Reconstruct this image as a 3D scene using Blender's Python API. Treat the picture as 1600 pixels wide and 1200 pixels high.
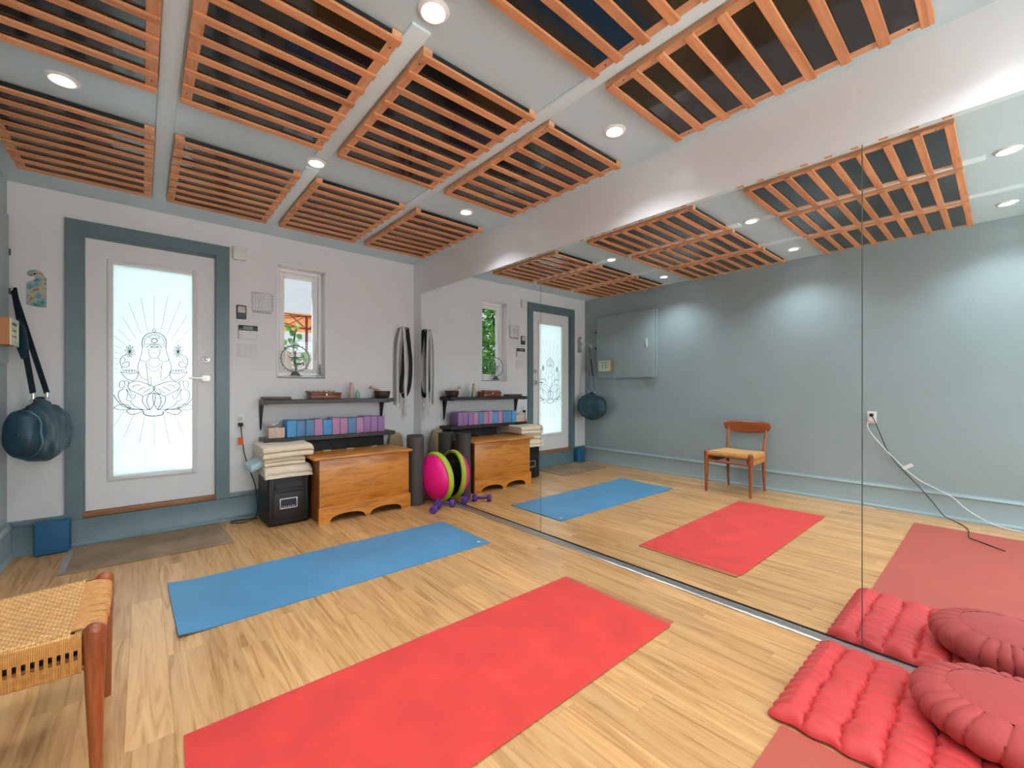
import bpy, bmesh, math, random
from mathutils import Vector, Matrix, noise
R = random.Random(7)
pi = math.pi
for o in list(bpy.data.objects):
    bpy.data.objects.remove(o)
col = bpy.context.scene.collection
scn = bpy.context.scene

# ------------------------------------------------------------------ camera
# room axes: mirror wall is x = 0, door wall is y = 0, floor is z = 0, room lies at x < 0, y < 0
CAM = Vector((-2.3341, -4.3993, 1.14)); YAW = 0.714; FPX = 667.6; V0 = 607.3
W = 3.02; H = 2.542; YF = -6.2
cam = bpy.data.cameras.new('camera'); cam_o = bpy.data.objects.new('camera', cam); col.objects.link(cam_o)
cam_o.location = CAM; cam_o.rotation_euler = (pi/2, 0, -YAW)
cam.sensor_width = 36.0; cam.lens = FPX/1600*36.0; cam.shift_y = (V0-600)/1600.0; cam.clip_start = 0.02
scn.camera = cam_o

# ------------------------------------------------------------------ world, sun, exposure
wd = bpy.data.worlds.new('sky'); scn.world = wd; wd.use_nodes = True
bg = wd.node_tree.nodes['Background']; bg.inputs[0].default_value = (0.88, 0.95, 1.0, 1); bg.inputs[1].default_value = 3.6
sun = bpy.data.lights.new('sun', 'SUN'); sun.energy = 30.0; sun.angle = 0.10; sun.color = (1, .97, .92)
sun_o = bpy.data.objects.new('sun', sun); col.objects.link(sun_o); sun_o.location = (-6, 4, 8)
sun_o.rotation_euler = Vector((0.68, -0.15, -0.72)).to_track_quat('-Z', 'Y').to_euler()
LAMP_W = 23.0; LAMP_COL = (0.90, 0.955, 1.0)
vs = scn.view_settings
scn.display_settings.display_device = 'sRGB'
vs.view_transform = 'Standard'; vs.look = 'None'; vs.exposure = 0.74; vs.gamma = 1.0; vs.use_curve_mapping = False
cy = scn.cycles
cy.use_denoising = True
cy.max_bounces = 12; cy.diffuse_bounces = 6; cy.glossy_bounces = 6; cy.transmission_bounces = 6
cy.caustics_reflective = True; cy.sample_clamp_indirect = 6.0

# pixel -> point helpers (used only to read real positions on known planes)
_s, _c = math.sin(YAW), math.cos(YAW)
def ray(u, v):
    a = (u-800)/FPX; b = (V0-v)/FPX
    return Vector((_s+a*_c, _c-a*_s, b))
def onY(u, v, y=0.0):
    d = ray(u, v); return CAM+d*((y-CAM.y)/d.y)
def onZ(u, v, z=0.0):
    d = ray(u, v); return CAM+d*((z-CAM.z)/d.z)
def onX(u, v, x):
    d = ray(u, v); return CAM+d*((x-CAM.x)/d.x)

# ------------------------------------------------------------------ materials
def _new(name):
    m = bpy.data.materials.new(name); m.use_nodes = True
    nt = m.node_tree
    return m, nt, nt.nodes['Principled BSDF']
def lin(c):
    return tuple(((x/255)/12.92 if x/255 <= .04045 else (((x/255)+.055)/1.055)**2.4) for x in c)
def mat(name, c, rough=.5, metal=0.0, var=0.0, vscale=6.0, bump=0.0, bscale=60.0, coat=0.0, sheen=0.0, spec=None, stretch=None):
    m, nt, b = _new(name)
    b.inputs['Base Color'].default_value = (*c, 1); b.inputs['Roughness'].default_value = rough; b.inputs['Metallic'].default_value = metal
    if coat: b.inputs['Coat Weight'].default_value = coat; b.inputs['Coat Roughness'].default_value = .15
    if sheen: b.inputs['Sheen Weight'].default_value = sheen
    if spec is not None: b.inputs['Specular IOR Level'].default_value = spec
    tc = nt.nodes.new('ShaderNodeTexCoord')
    vec = tc.outputs['Object']
    if stretch:
        mp = nt.nodes.new('ShaderNodeMapping'); mp.inputs['Scale'].default_value = stretch
        nt.links.new(vec, mp.inputs['Vector']); vec = mp.outputs['Vector']
    if var:
        n = nt.nodes.new('ShaderNodeTexNoise'); n.inputs['Scale'].default_value = vscale; n.inputs['Detail'].default_value = 5
        nt.links.new(vec, n.inputs['Vector'])
        r = nt.nodes.new('ShaderNodeValToRGB')
        r.color_ramp.elements[0].position = .3; r.color_ramp.elements[1].position = .7
        r.color_ramp.elements[0].color = (*[x*(1-var) for x in c], 1); r.color_ramp.elements[1].color = (*[min(1, x*(1+var)) for x in c], 1)
        nt.links.new(n.outputs['Fac'], r.inputs['Fac']); nt.links.new(r.outputs['Color'], b.inputs['Base Color'])
    if bump:
        n = nt.nodes.new('ShaderNodeTexNoise'); n.inputs['Scale'].default_value = bscale; n.inputs['Detail'].default_value = 4
        nt.links.new(vec, n.inputs['Vector'])
        bp = nt.nodes.new('ShaderNodeBump'); bp.inputs['Strength'].default_value = bump; bp.inputs['Distance'].default_value = .01
        nt.links.new(n.outputs['Fac'], bp.inputs['Height']); nt.links.new(bp.outputs['Normal'], b.inputs['Normal'])
    return m
def wood(name, cols, stretch, rough=.4, scale=1.0, rnd=.25, dist=1.2, coat=0.0, bump=.05):
    """grain = noise stretched along the board; each object gets its own offset and tone"""
    m, nt, b = _new(name)
    tc = nt.nodes.new('ShaderNodeTexCoord'); mp = nt.nodes.new('ShaderNodeMapping'); mp.inputs['Scale'].default_value = stretch
    oi = nt.nodes.new('ShaderNodeObjectInfo'); mul = nt.nodes.new('ShaderNodeMath'); mul.operation = 'MULTIPLY'; mul.inputs[1].default_value = 37.0
    nt.links.new(oi.outputs['Random'], mul.inputs[0])
    add = nt.nodes.new('ShaderNodeVectorMath'); add.operation = 'ADD'
    nt.links.new(tc.outputs['Object'], add.inputs[0]); nt.links.new(mul.outputs[0], add.inputs[1])
    nt.links.new(add.outputs[0], mp.inputs['Vector'])
    n = nt.nodes.new('ShaderNodeTexNoise'); n.inputs['Scale'].default_value = scale; n.inputs['Detail'].default_value = 7; n.inputs['Distortion'].default_value = dist
    n.inputs['Roughness'].default_value = .6
    nt.links.new(mp.outputs[0], n.inputs['Vector'])
    r = nt.nodes.new('ShaderNodeValToRGB')
    el = r.color_ramp.elements
    el[0].position = .28; el[0].color = (*cols[0], 1); el[1].position = .72; el[1].color = (*cols[-1], 1)
    if len(cols) == 3:
        e = el.new(.5); e.color = (*cols[1], 1)
    nt.links.new(n.outputs['Fac'], r.inputs['Fac'])
    hv = nt.nodes.new('ShaderNodeHueSaturation')
    mr = nt.nodes.new('ShaderNodeMapRange'); mr.inputs['To Min'].default_value = 1-rnd; mr.inputs['To Max'].default_value = 1+rnd
    nt.links.new(oi.outputs['Random'], mr.inputs['Value']); nt.links.new(mr.outputs[0], hv.inputs['Value'])
    nt.links.new(r.outputs['Color'], hv.inputs['Color']); nt.links.new(hv.outputs[0], b.inputs['Base Color'])
    b.inputs['Roughness'].default_value = rough
    if coat: b.inputs['Coat Weight'].default_value = coat; b.inputs['Coat Roughness'].default_value = .2
    if bump:
        bp = nt.nodes.new('ShaderNodeBump'); bp.inputs['Strength'].default_value = bump; bp.inputs['Distance'].default_value = .004
        nt.links.new(n.outputs['Fac'], bp.inputs['Height']); nt.links.new(bp.outputs['Normal'], b.inputs['Normal'])
    return m
def emit(name, c, s):
    m, nt, b = _new(name); nt.nodes.remove(b)
    e = nt.nodes.new('ShaderNodeEmission'); e.inputs[0].default_value = (*c, 1); e.inputs[1].default_value = s
    nt.links.new(e.outputs[0], nt.nodes['Material Output'].inputs['Surface']); return m
M = {}
M['white_wall'] = mat('white_wall_paint', (.76, .76, .775), .42, var=.02, vscale=3, bump=.04, bscale=25)
M['soffit'] = mat('white_gloss_paint', (.76, .76, .775), .30, bump=.05, bscale=9)
M['teal_wall'] = mat('blue_grey_gloss_paint', (.30, .39, .41), .30, var=.03, vscale=2, bump=.05, bscale=12)
M['teal_shaded'] = mat('blue_grey_paint_shaded', (.125, .195, .218), .33, var=.06, vscale=9, bump=.05, bscale=20)  # left wall paint with its weaker light put into the colour
M['ceil'] = mat('pale_blue_ceiling_paint', (.55, .71, .785), .36, var=.03, vscale=3, bump=.06, bscale=8)
M['ceil_strip'] = mat('pale_strip_paint', (.68, .82, .88), .36, bump=.1, bscale=14)
M['white_paint'] = mat('white_satin_paint', (.76, .76, .77), .35)
M['vinyl'] = mat('white_vinyl', (.86, .86, .86), .3)
M['plastic'] = mat('white_plastic', (.74, .74, .73), .35)
M['plastic_grey'] = mat('grey_white_plastic', (.62, .62, .62), .4)
M['dark_plastic'] = mat('navy_black_plastic', (.015, .018, .035), .35)
M['lcd'] = mat('green_grey_lcd', (.16, .22, .18), .3)
M['lcd_pale'] = mat('pale_pink_screen', (.62, .52, .49), .3)
M['floor_plank'] = wood('oak_laminate', [(.36, .17, .058), (.61, .335, .132), (.70, .42, .19)], (26, 1.6, 26), .27, 1.0, .12, 1.3, bump=.02)
M['subfloor'] = mat('dark_subfloor', (.10, .06, .03), .8)
M['cedar'] = wood('cedar_slat', [(.48, .18, .07), (.68, .29, .125), (.78, .375, .19)], (3, 34, 34), .5, 1.0, .12, .8)
M['cedar_y'] = wood('cedar_rail', [(.50, .22, .10), (.68, .34, .18), (.78, .43, .26)], (34, 3, 34), .5, 1.0, .12, .8)
M['heat_black'] = mat('black_heating_film', (.008, .009, .010), .07, coat=.35, spec=.45)
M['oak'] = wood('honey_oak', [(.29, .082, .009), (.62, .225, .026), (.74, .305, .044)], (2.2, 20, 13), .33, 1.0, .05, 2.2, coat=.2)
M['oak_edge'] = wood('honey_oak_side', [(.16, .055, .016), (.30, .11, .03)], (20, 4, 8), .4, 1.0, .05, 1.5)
M['teak'] = wood('teak', [(.17, .036, .009), (.32, .078, .019), (.42, .12, .034)], (20, 20, 3), .33, 1.0, .05, 1.0, coat=.25)
M['cord'] = mat('paper_cord', (.66, .37, .135), .6, var=.16, vscale=40)
M['cord_dark'] = mat('paper_cord_edge', (.54, .25, .065), .6, var=.2, vscale=60)
M['shelf'] = mat('espresso_shelf', (.024, .017, .016), .38, var=.3, vscale=12, stretch=(1, 8, 8))
M['iron'] = mat('black_iron', (.012, .012, .016), .4)
M['alu'] = mat('brushed_aluminium', (.62, .62, .61), .32, metal=1.0)
M['chrome'] = mat('brushed_nickel', (.66, .65, .64), .28, metal=1.0)
M['brass'] = mat('pale_brass', (.75, .62, .36), .3, metal=1.0)
M['mirror'] = mat('silvered_glass', (.90, .92, .915), 0.0, metal=1.0)
M['mirror_edge'] = mat('green_glass_edge', (.10, .16, .14), .2)
M['blue_mat'] = mat('blue_rubber', (.085, .27, .47), .52, var=.12, vscale=2.2, bump=.05, bscale=400)
M['red_towel'] = mat('red_microfibre', (.66, .04, .032), .85, var=.12, vscale=5, bump=.2, bscale=14, sheen=.05)
M['brown_mat'] = mat('terracotta_rubber', (.42, .13, .07), .7, var=.1, vscale=10)
M['salmon_mat'] = mat('salmon_rubber', (.45, .085, .06), .5, var=.05, vscale=3)
M['red_satin'] = mat('red_cushion_cotton', (.60, .035, .035), .5, var=.1, vscale=10, sheen=.1)
M['red_dark'] = mat('brick_red_cotton', (.42, .05, .045), .7, var=.06, vscale=10, sheen=.05)
M['rug'] = mat('beige_pile', (.34, .235, .145), .95, var=.35, vscale=3.2, bump=1.0, bscale=220)
M['rug_edge'] = mat('grey_rug_binding', (.30, .26, .24), .9, var=.2, vscale=30)
M['foam_blue_dark'] = mat('deep_blue_foam', (.015, .115, .235), .6)
M['foam_blue'] = mat('bright_blue_foam', (.085, .33, .66), .6)
M['foam_slate'] = mat('slate_blue_foam', (.11, .26, .46), .6)
M['foam_purple'] = mat('purple_foam', (.34, .185, .41), .6)
M['foam_mauve'] = mat('mauve_foam', (.48, .245, .44), .6)
M['roll'] = mat('charcoal_rubber', (.062, .056, .052), .55, bump=.05, bscale=300)
M['mat_dark'] = mat('dark_grey_foam', (.035, .038, .036), .7)
M['pink'] = mat('hot_pink_vinyl', (.95, .005, .24), .36)
M['lime'] = mat('lime_vinyl', (.46, .55, .03), .4)
M['black_vinyl'] = mat('black_vinyl', (.012, .012, .013), .35)
M['purple'] = mat('purple_neoprene', (.095, .04, .27), .35)
M['cream'] = mat('cream_cotton', (.80, .67, .50), .9, var=.05, vscale=30, bump=.4, bscale=160, sheen=.2)
M['cream2'] = mat('pale_cream_cotton', (.78, .67, .52), .9, var=.05, vscale=30, bump=.4, bscale=160, sheen=.2)
M['pale_blue_cloth'] = mat('pale_blue_cotton', (.50, .66, .74), .9, bump=.3, bscale=150)
M['pink_cloth'] = mat('pink_cotton', (.50, .12, .22), .9)
M['tan_cloth'] = mat('tan_cotton', (.44, .33, .20), .9, bump=.3, bscale=120)
M['heater'] = mat('black_heater_case', (.009, .010, .011), .42)
M['heater2'] = mat('black_heater_panel', (.013, .013, .014), .5)
M['nylon'] = mat('dark_teal_nylon', (.014, .050, .078), .42, var=.15, vscale=8, bump=.15, bscale=30)
M['nylon_light'] = mat('blue_teal_nylon', (.03, .115, .155), .38, bump=.1, bscale=30)
M['web'] = mat('navy_webbing', (.013, .022, .034), .7)
M['black_web'] = mat('black_webbing', (.008, .008, .008), .8)
M['white_web'] = mat('white_webbing', (.60, .60, .59), .8)
M['grey_web'] = mat('grey_webbing', (.25, .25, .25), .8)
M['orange_tag'] = mat('orange_tag', (.80, .11, .015), .5)
M['rubber_cord'] = mat('black_rubber_cord', (.012, .012, .012), .45)
M['cherry'] = wood('cherry_box', [(.16, .04, .018), (.28, .075, .03)], (4, 20, 20), .35, 1.0, .05, 1.0)
M['walnut'] = wood('walnut_bowl', [(.035, .02, .014), (.09, .05, .035)], (6, 6, 20), .4, 1.0, .05, 1.0)
M['walnut_board'] = wood('reddish_board', [(.10, .045, .035), (.17, .085, .065)], (4, 20, 20), .45, 1.0, .05, 1.0)
M['maple'] = mat('pale_maple', (.50, .30, .17), .5)
M['peach'] = mat('peach_bottle', (.60, .38, .31), .35)
M['mint'] = mat('mint_bottle', (.20, .42, .32), .3)
M['tissue'] = mat('white_tissue', (.75, .76, .74), .9)
M['tissue_box'] = mat('peach_floral_card', (.68, .50, .40), .7, var=.18, vscale=40)
M['pewter'] = mat('grey_pewter', (.20, .22, .235), .35, metal=.7)
M['wire'] = mat('silver_wire', (.50, .50, .51), .4, metal=.3)
M['art_panel'] = mat('pale_metal_plate', (.70, .70, .71), .5)
M['etch'] = mat('dark_etched_line', (.008, .022, .026), .6)
M['wood_sill'] = wood('worn_sill', [(.24, .10, .04), (.40, .18, .075)], (4, 20, 20), .5, 1.0, .05, 1.0)
M['pine_box'] = mat('pale_green_box_edge', (.58, .60, .42), .5)
M['box_side'] = mat('orange_wood_side', (.45, .17, .06), .5)
M['leaf'] = mat('green_leaf', (.10, .30, .03), .5, var=.5, vscale=5)
M['leaf_light'] = mat('bright_leaf', (.14, .42, .04), .5, var=.3, vscale=5)
M['bark'] = mat('dark_bark', (.05, .035, .025), .8)
def canvas():
    m, nt, b = _new('orange_canvas'); out = nt.nodes['Material Output']; nt.nodes.remove(b)
    t = nt.nodes.new('ShaderNodeBsdfTranslucent'); t.inputs[0].default_value = (.62, .26, .09, 1)
    d = nt.nodes.new('ShaderNodeBsdfDiffuse'); d.inputs[0].default_value = (.62, .28, .11, 1)
    mx = nt.nodes.new('ShaderNodeMixShader'); mx.inputs[0].default_value = .5
    nt.links.new(t.outputs[0], mx.inputs[1]); nt.links.new(d.outputs[0], mx.inputs[2]); nt.links.new(mx.outputs[0], out.inputs['Surface']); return m
M['umbrella'] = canvas()
M['umbrella_rib'] = mat('red_brown_pole', (.25, .035, .02), .5)
M['paving'] = mat('grey_paving', (.42, .41, .40), .8, var=.1, vscale=3)
M['fence'] = mat('whitewashed_boards', (.70, .70, .69), .7)
M['render'] = mat('exterior_wall', (.6, .6, .6), .7)
# frosted pane: scatters daylight inward, with a glossy inner face
def frosted():
    m, nt, b = _new('frosted_glass'); out = nt.nodes['Material Output']; nt.nodes.remove(b)
    t = nt.nodes.new('ShaderNodeBsdfTranslucent'); t.inputs[0].default_value = (.60, .66, .68, 1)
    d = nt.nodes.new('ShaderNodeBsdfDiffuse'); d.inputs[0].default_value = (.60, .67, .70, 1)
    mx = nt.nodes.new('ShaderNodeMixShader'); mx.inputs[0].default_value = .25
    nt.links.new(t.outputs[0], mx.inputs[1]); nt.links.new(d.outputs[0], mx.inputs[2])
    g = nt.nodes.new('ShaderNodeBsdfGlossy'); g.inputs['Roughness'].default_value = .15
    mx2 = nt.nodes.new('ShaderNodeMixShader'); mx2.inputs[0].default_value = .05
    nt.links.new(mx.outputs[0], mx2.inputs[1]); nt.links.new(g.outputs[0], mx2.inputs[2])
    nt.links.new(mx2.outputs[0], out.inputs['Surface']); return m
M['frosted'] = frosted()
def clear(name='clear_glass', tint=(.95, .97, .96)):
    m, nt, b = _new(name); out = nt.nodes['Material Output']; nt.nodes.remove(b)
    t = nt.nodes.new('ShaderNodeBsdfTransparent'); t.inputs[0].default_value = (*tint, 1)
    g = nt.nodes.new('ShaderNodeBsdfGlossy'); g.inputs['Roughness'].default_value = .0
    mx = nt.nodes.new('ShaderNodeMixShader'); mx.inputs[0].default_value = .06
    nt.links.new(t.outputs[0], mx.inputs[1]); nt.links.new(g.outputs[0], mx.inputs[2])
    nt.links.new(mx.outputs[0], out.inputs['Surface']); return m
M['glass'] = clear(); M['dimming_glass'] = clear('view_dimming_glass', (.37, .375, .38))  # grey tint is added only to dim the bright view outdoors
M['lamp'] = emit('lamp_lens', (1, .98, .95), 14.0)
def picture():
    m, nt, b = _new('painted_card')
    tc = nt.nodes.new('ShaderNodeTexCoord'); n = nt.nodes.new('ShaderNodeTexNoise'); n.inputs['Scale'].default_value = 22; n.inputs['Detail'].default_value = 3
    nt.links.new(tc.outputs['Object'], n.inputs['Vector'])
    r = nt.nodes.new('ShaderNodeValToRGB'); el = r.color_ramp.elements
    el[0].position = .33; el[0].color = (*lin((70, 120, 130)), 1); el[1].position = .7; el[1].color = (*lin((205, 190, 160)), 1)
    for p, c in ((.45, (120, 165, 170)), (.55, (190, 185, 165)), (.62, (150, 95, 60))):
        e = el.new(p); e.color = (*lin(c), 1)
    nt.links.new(n.outputs['Fac'], r.inputs['Fac']); nt.links.new(r.outputs[0], b.inputs['Base Color']); b.inputs['Roughness'].default_value = .5
    return m
M['picture'] = picture()

# ------------------------------------------------------------------ geometry helpers: each returns (verts, faces)
def gbox(x0, x1, y0, y1, z0, z1):
    v = [(x0, y0, z0), (x1, y0, z0), (x1, y1, z0), (x0, y1, z0), (x0, y0, z1), (x1, y0, z1), (x1, y1, z1), (x0, y1, z1)]
    f = [(0, 3, 2, 1), (4, 5, 6, 7), (0, 1, 5, 4), (1, 2, 6, 5), (2, 3, 7, 6), (3, 0, 4, 7)]
    return v, f
def rbox(x0, x1, y0, y1, z0, z1, b=.005, seg=2):
    bm = bmesh.new(); bmesh.ops.create_cube(bm, size=1.0)
    for v in bm.verts:
        v.co = Vector(((x0+x1)/2+v.co.x*(x1-x0), (y0+y1)/2+v.co.y*(y1-y0), (z0+z1)/2+v.co.z*(z1-z0)))
    b = min(b, .49*min(x1-x0, y1-y0, z1-z0))
    bmesh.ops.bevel(bm, geom=list(bm.edges), offset=b, segments=seg, profile=.5, affect='EDGES', clamp_overlap=True)
    bm.verts.index_update()
    r = [tuple(v.co) for v in bm.verts], [tuple(v.index for v in f.verts) for f in bm.faces]
    bm.free(); return r
def join(*gs):
    V, F = [], []
    for v, f in gs:
        o = len(V); V += list(v); F += [tuple(i+o for i in q) for q in f]
    return V, F
def tf(g, m):
    return [tuple(m @ Vector(v)) for v in g[0]], g[1]
def gprism(poly, a0, a1, axis):
    """poly: ordered 2D points; axis 'x': poly=(y,z), 'y': poly=(x,z), 'z': poly=(x,y)"""
    n = len(poly)
    def p(q, a):
        return (a, q[0], q[1]) if axis == 'x' else (q[0], a, q[1]) if axis == 'y' else (q[0], q[1], a)
    V = [p(q, a0) for q in poly]+[p(q, a1) for q in poly]
    F = [tuple(range(n))[::-1], tuple(range(n, 2*n))]+[(i, (i+1) % n, n+(i+1) % n, n+i) for i in range(n)]
    return V, F
def glathe(prof, seg=24, origin=(0, 0, 0), cap=True):
    V, F = [], []
    for r, z in prof:
        for i in range(seg):
            a = 2*pi*i/seg; V.append((origin[0]+r*math.cos(a), origin[1]+r*math.sin(a), origin[2]+z))
    for k in range(len(prof)-1):
        for i in range(seg):
            j = (i+1) % seg; F.append((k*seg+i, k*seg+j, (k+1)*seg+j, (k+1)*seg+i))
    if cap:
        F.append(tuple(range(seg))[::-1]); F.append(tuple(range((len(prof)-1)*seg, len(prof)*seg)))
    return V, F
def smooth_path(pts, n=8, closed=False):
    P = [Vector(p) for p in pts]; out = []
    m = len(P)
    for i in range(m if closed else m-1):
        if closed: a, b, c, d = P[(i-1) % m], P[i], P[(i+1) % m], P[(i+2) % m]
        else: a, b, c, d = P[max(i-1, 0)], P[i], P[i+1], P[min(i+2, m-1)]
        for k in range(n):
            t = k/n
            out.append(.5*((2*b)+(c-a)*t+(2*a-5*b+4*c-d)*t*t+(3*b-a-3*c+d)*t**3))
    if not closed: out.append(P[-1])
    return out
def gtube(path, r, seg=8, closed=False, sx=1.0, up=None):
    """tube along a path; r is a number or a list; sx flattens across the second frame axis"""
    P = [Vector(p) for p in path]; n = len(P); V, F = [], []
    prev = None
    for i in range(n):
        if closed: t = P[(i+1) % n]-P[(i-1) % n]
        else: t = P[min(i+1, n-1)]-P[max(i-1, 0)]
        t.normalize()
        if prev is None:
            ref = Vector(up) if up else (Vector((0, 0, 1)) if abs(t.z) < .9 else Vector((1, 0, 0)))
            a = ref-t*ref.dot(t); a.normalize()
        else:
            a = prev-t*prev.dot(t)
            if a.length < 1e-6: a = prev
            a.normalize()
        prev = a; b = t.cross(a)
        rr = r[i] if isinstance(r, (list, tuple)) else r
        for k in range(seg):
            q = 2*pi*k/seg+(pi/4 if seg == 4 else 0)
            V.append(tuple(P[i]+a*(rr*math.cos(q))+b*(rr*sx*math.sin(q))))
    m = n if closed else n-1
    for i in range(m):
        for k in range(seg):
            j = (i+1) % n; l = (k+1) % seg
            F.append((i*seg+k, i*seg+l, j*seg+l, j*seg+k))
    if not closed:
        F.append(tuple(range(seg))[::-1]); F.append(tuple(range((n-1)*seg, n*seg)))
    return V, F
def gsheet(fn, nu, nv, thick=None, closed_u=False):
    """grid surface fn(i/nu, j/nv) -> point"""
    V = [tuple(fn(i/nu, j/nv)) for j in range(nv+1) for i in range(nu+1)]
    F = [(j*(nu+1)+i, j*(nu+1)+i+1, (j+1)*(nu+1)+i+1, (j+1)*(nu+1)+i) for j in range(nv) for i in range(nu)]
    return V, F
def gloft(rings, cap=True):
    n = len(rings[0]); V = [tuple(p) for r in rings for p in r]; F = []
    for k in range(len(rings)-1):
        for i in range(n):
            j = (i+1) % n; F.append((k*n+i, k*n+j, (k+1)*n+j, (k+1)*n+i))
    if cap:
        F.append(tuple(range(n))[::-1]); F.append(tuple(range((len(rings)-1)*n, len(rings)*n)))
    return V, F

# ------------------------------------------------------------------ object helpers
def mesh(name, g, m, smooth=True, angle=.7):
    me = bpy.data.meshes.new(name); me.from_pydata([tuple(v) for v in g[0]], [], [tuple(f) for f in g[1]])
    me.validate(); me.update()
    bm = bmesh.new(); bm.from_mesh(me); bmesh.ops.recalc_face_normals(bm, faces=bm.faces); bm.to_mesh(me); bm.free()
    me.materials.append(M[m] if isinstance(m, str) else m)
    if smooth:
        me.shade_smooth(); me.set_sharp_from_angle(angle=angle)
    return me
def tag(o, label, cat, group=None):
    o['label'] = label; o['category'] = cat
    if group: o['group'] = group
    return o
def thing(name, label, cat, loc=(0, 0, 0), group=None, rotz=0.0):
    o = bpy.data.objects.new(name, None); col.objects.link(o); o.empty_display_size = .05
    o.location = loc; o.rotation_euler = (0, 0, rotz)
    return tag(o, label, cat, group)
def part(name, g, m, parent, label=None, smooth=True, angle=.7, local=False):
    """world-space geometry becomes a child of parent (an unrotated Empty or another part)"""
    off = Vector((0, 0, 0)); p = parent
    if not local:
        while p is not None: off += Vector(p.location); p = p.parent
        g = ([(v[0]-off.x, v[1]-off.y, v[2]-off.z) for v in g[0]], g[1])
    o = bpy.data.objects.new(name, mesh(name, g, m, smooth, angle)); col.objects.link(o); o.parent = parent
    if label: o['label'] = label
    return o
def solo(name, g, m, label, cat, loc, group=None, smooth=True, angle=.7):
    g = ([(v[0]-loc[0], v[1]-loc[1], v[2]-loc[2]) for v in g[0]], g[1])
    o = bpy.data.objects.new(name, mesh(name, g, m, smooth, angle)); col.objects.link(o); o.location = loc
    return tag(o, label, cat, group)
def struct(name, g, m, smooth=False, loc=(0, 0, 0)):
    o = bpy.data.objects.new(name, mesh(name, g, m, smooth)); col.objects.link(o); o['kind'] = 'structure'
    return o
def struct_empty(name, loc):
    o = bpy.data.objects.new(name, None); col.objects.link(o); o.location = loc; o['kind'] = 'structure'; o.empty_display_size = .05
    return o
def copy_tree(o, parent=None):
    c = o.copy(); col.objects.link(c); c.parent = parent
    for ch in list(o.children): copy_tree(ch, c)
    return c

# ================================================================== THE ROOM
DX0, DX1, DZ0, DZ1 = -2.66, -1.859, .20, 2.268          # door opening
WX0, WX1, WZ0, WZ1 = -1.386, -.966, 1.250, 2.287         # window opening
T = .20
struct('wall_back', join(
    gbox(-W-.1, DX0, 0, T, -.05, H), gbox(DX0, DX1, 0, T, DZ1, H), gbox(DX0, DX1, 0, T, -.05, DZ0),
    gbox(DX1, WX0, 0, T, -.05, H), gbox(WX0, WX1, 0, T, WZ1, H), gbox(WX0, WX1, 0, T, -.05, WZ0),
    gbox(WX1, .1, 0, T, -.05, H)), 'white_wall')
struct('wall_left', gbox(-W-.1, -W, YF-.1, 0, -.05, H), 'teal_wall')
MT = 2.187                                              # top of the mirrors
struct('wall_right', join(gbox(0, .1, YF-.1, 0, MT, H), gbox(.007, .1, YF-.1, -.171, -.05, MT), gbox(0, .1, -.171, 0, -.05, MT)), 'soffit')
QX0, QX1, QZ0, QZ1 = -2.80, -.22, .45, 2.30          # opening for an unseen window added to bring in fill daylight
struct('wall_front', join(gbox(-W-.1, QX0, YF-.1, YF, -.05, H), gbox(QX1, .1, YF-.1, YF, -.05, H), gbox(QX0, QX1, YF-.1, YF, QZ1, H), gbox(QX0, QX1, YF-.1, YF, -.05, QZ0)), 'white_wall')
struct('ceiling', gbox(-W-.1, .1, YF-.1, T, H, H+.1), 'ceil')
floor = struct('floor', gbox(-W, .1, YF, 0, -.06, -.012), 'subfloor')

# floor boards, each one a plank
def plank_geo(w, l):
    c = .0006; h = -.0004
    V = [(0, 0, -.011), (w, 0, -.011), (w, l, -.011), (0, l, -.011), (0, 0, h), (w, 0, h), (w, l, h), (0, l, h),
         (c, c, 0), (w-c, c, 0), (w-c, l-c, 0), (c, l-c, 0)]
    F = [(0, 3, 2, 1), (0, 1, 5, 4), (1, 2, 6, 5), (2, 3, 7, 6), (3, 0, 4, 7), (4, 5, 9, 8), (5, 6, 10, 9), (6, 7, 11, 10), (7, 4, 8, 11), (8, 9, 10, 11)]
    return V, F
PW = .1245; PL = 1.21; pm = {}
k0 = -12
stag = {0: -2.243, -3: -2.20}
for k in range(k0, 14):
    x0 = -1.629+PW*k; x1 = x0+PW
    x0 = max(x0, -W); x1 = min(x1, .006)
    if x1-x0 < .01: continue
    end = stag.get(k, -2.243+PL*((k*0.37+R.uniform(-.08, .08)) % 1.0))
    y = end
    while y < 0: y += PL
    while y > YF:
        a, b = max(y-PL, YF), min(y, 0)
        if b-a > .01:
            key = (round(x1-x0, 3), round(b-a, 3))
            if key not in pm: pm[key] = mesh('plank', plank_geo(x1-x0-.0003, b-a-.0003), 'floor_plank', False)
            o = bpy.data.objects.new('plank', pm[key]); col.objects.link(o); o.location = (x0, a, 0); o.parent = floor
        y -= PL

# baseboards with moulded cap and shoe
def base_profile(cap=True):
    p = [(0, 0), (.034, 0), (.034, .010), (.030, .022), (.022, .027), (.018, .034), (.018, .196)]
    if cap: p += [(.024, .199), (.026, .206), (.021, .213), (.018, .222), (.012, .226), (.010, .238), (0, .238)]
    else: p += [(0, .198)]
    return p
bp = base_profile(); bpn = base_profile(False)
struct('baseboard_back', join(gprism([(-d, z) for d, z in bp], -W, -2.75, 'x'), gprism([(-d, z) for d, z in bpn], -2.75, -1.76, 'x'),
       gprism([(-d, z) for d, z in bp], -1.76, -.0, 'x')), 'teal_shaded', True)
struct('baseboard_left', gprism([(-W+d, z) for d, z in bp], YF, 0, 'y'), 'teal_wall', True)
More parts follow.
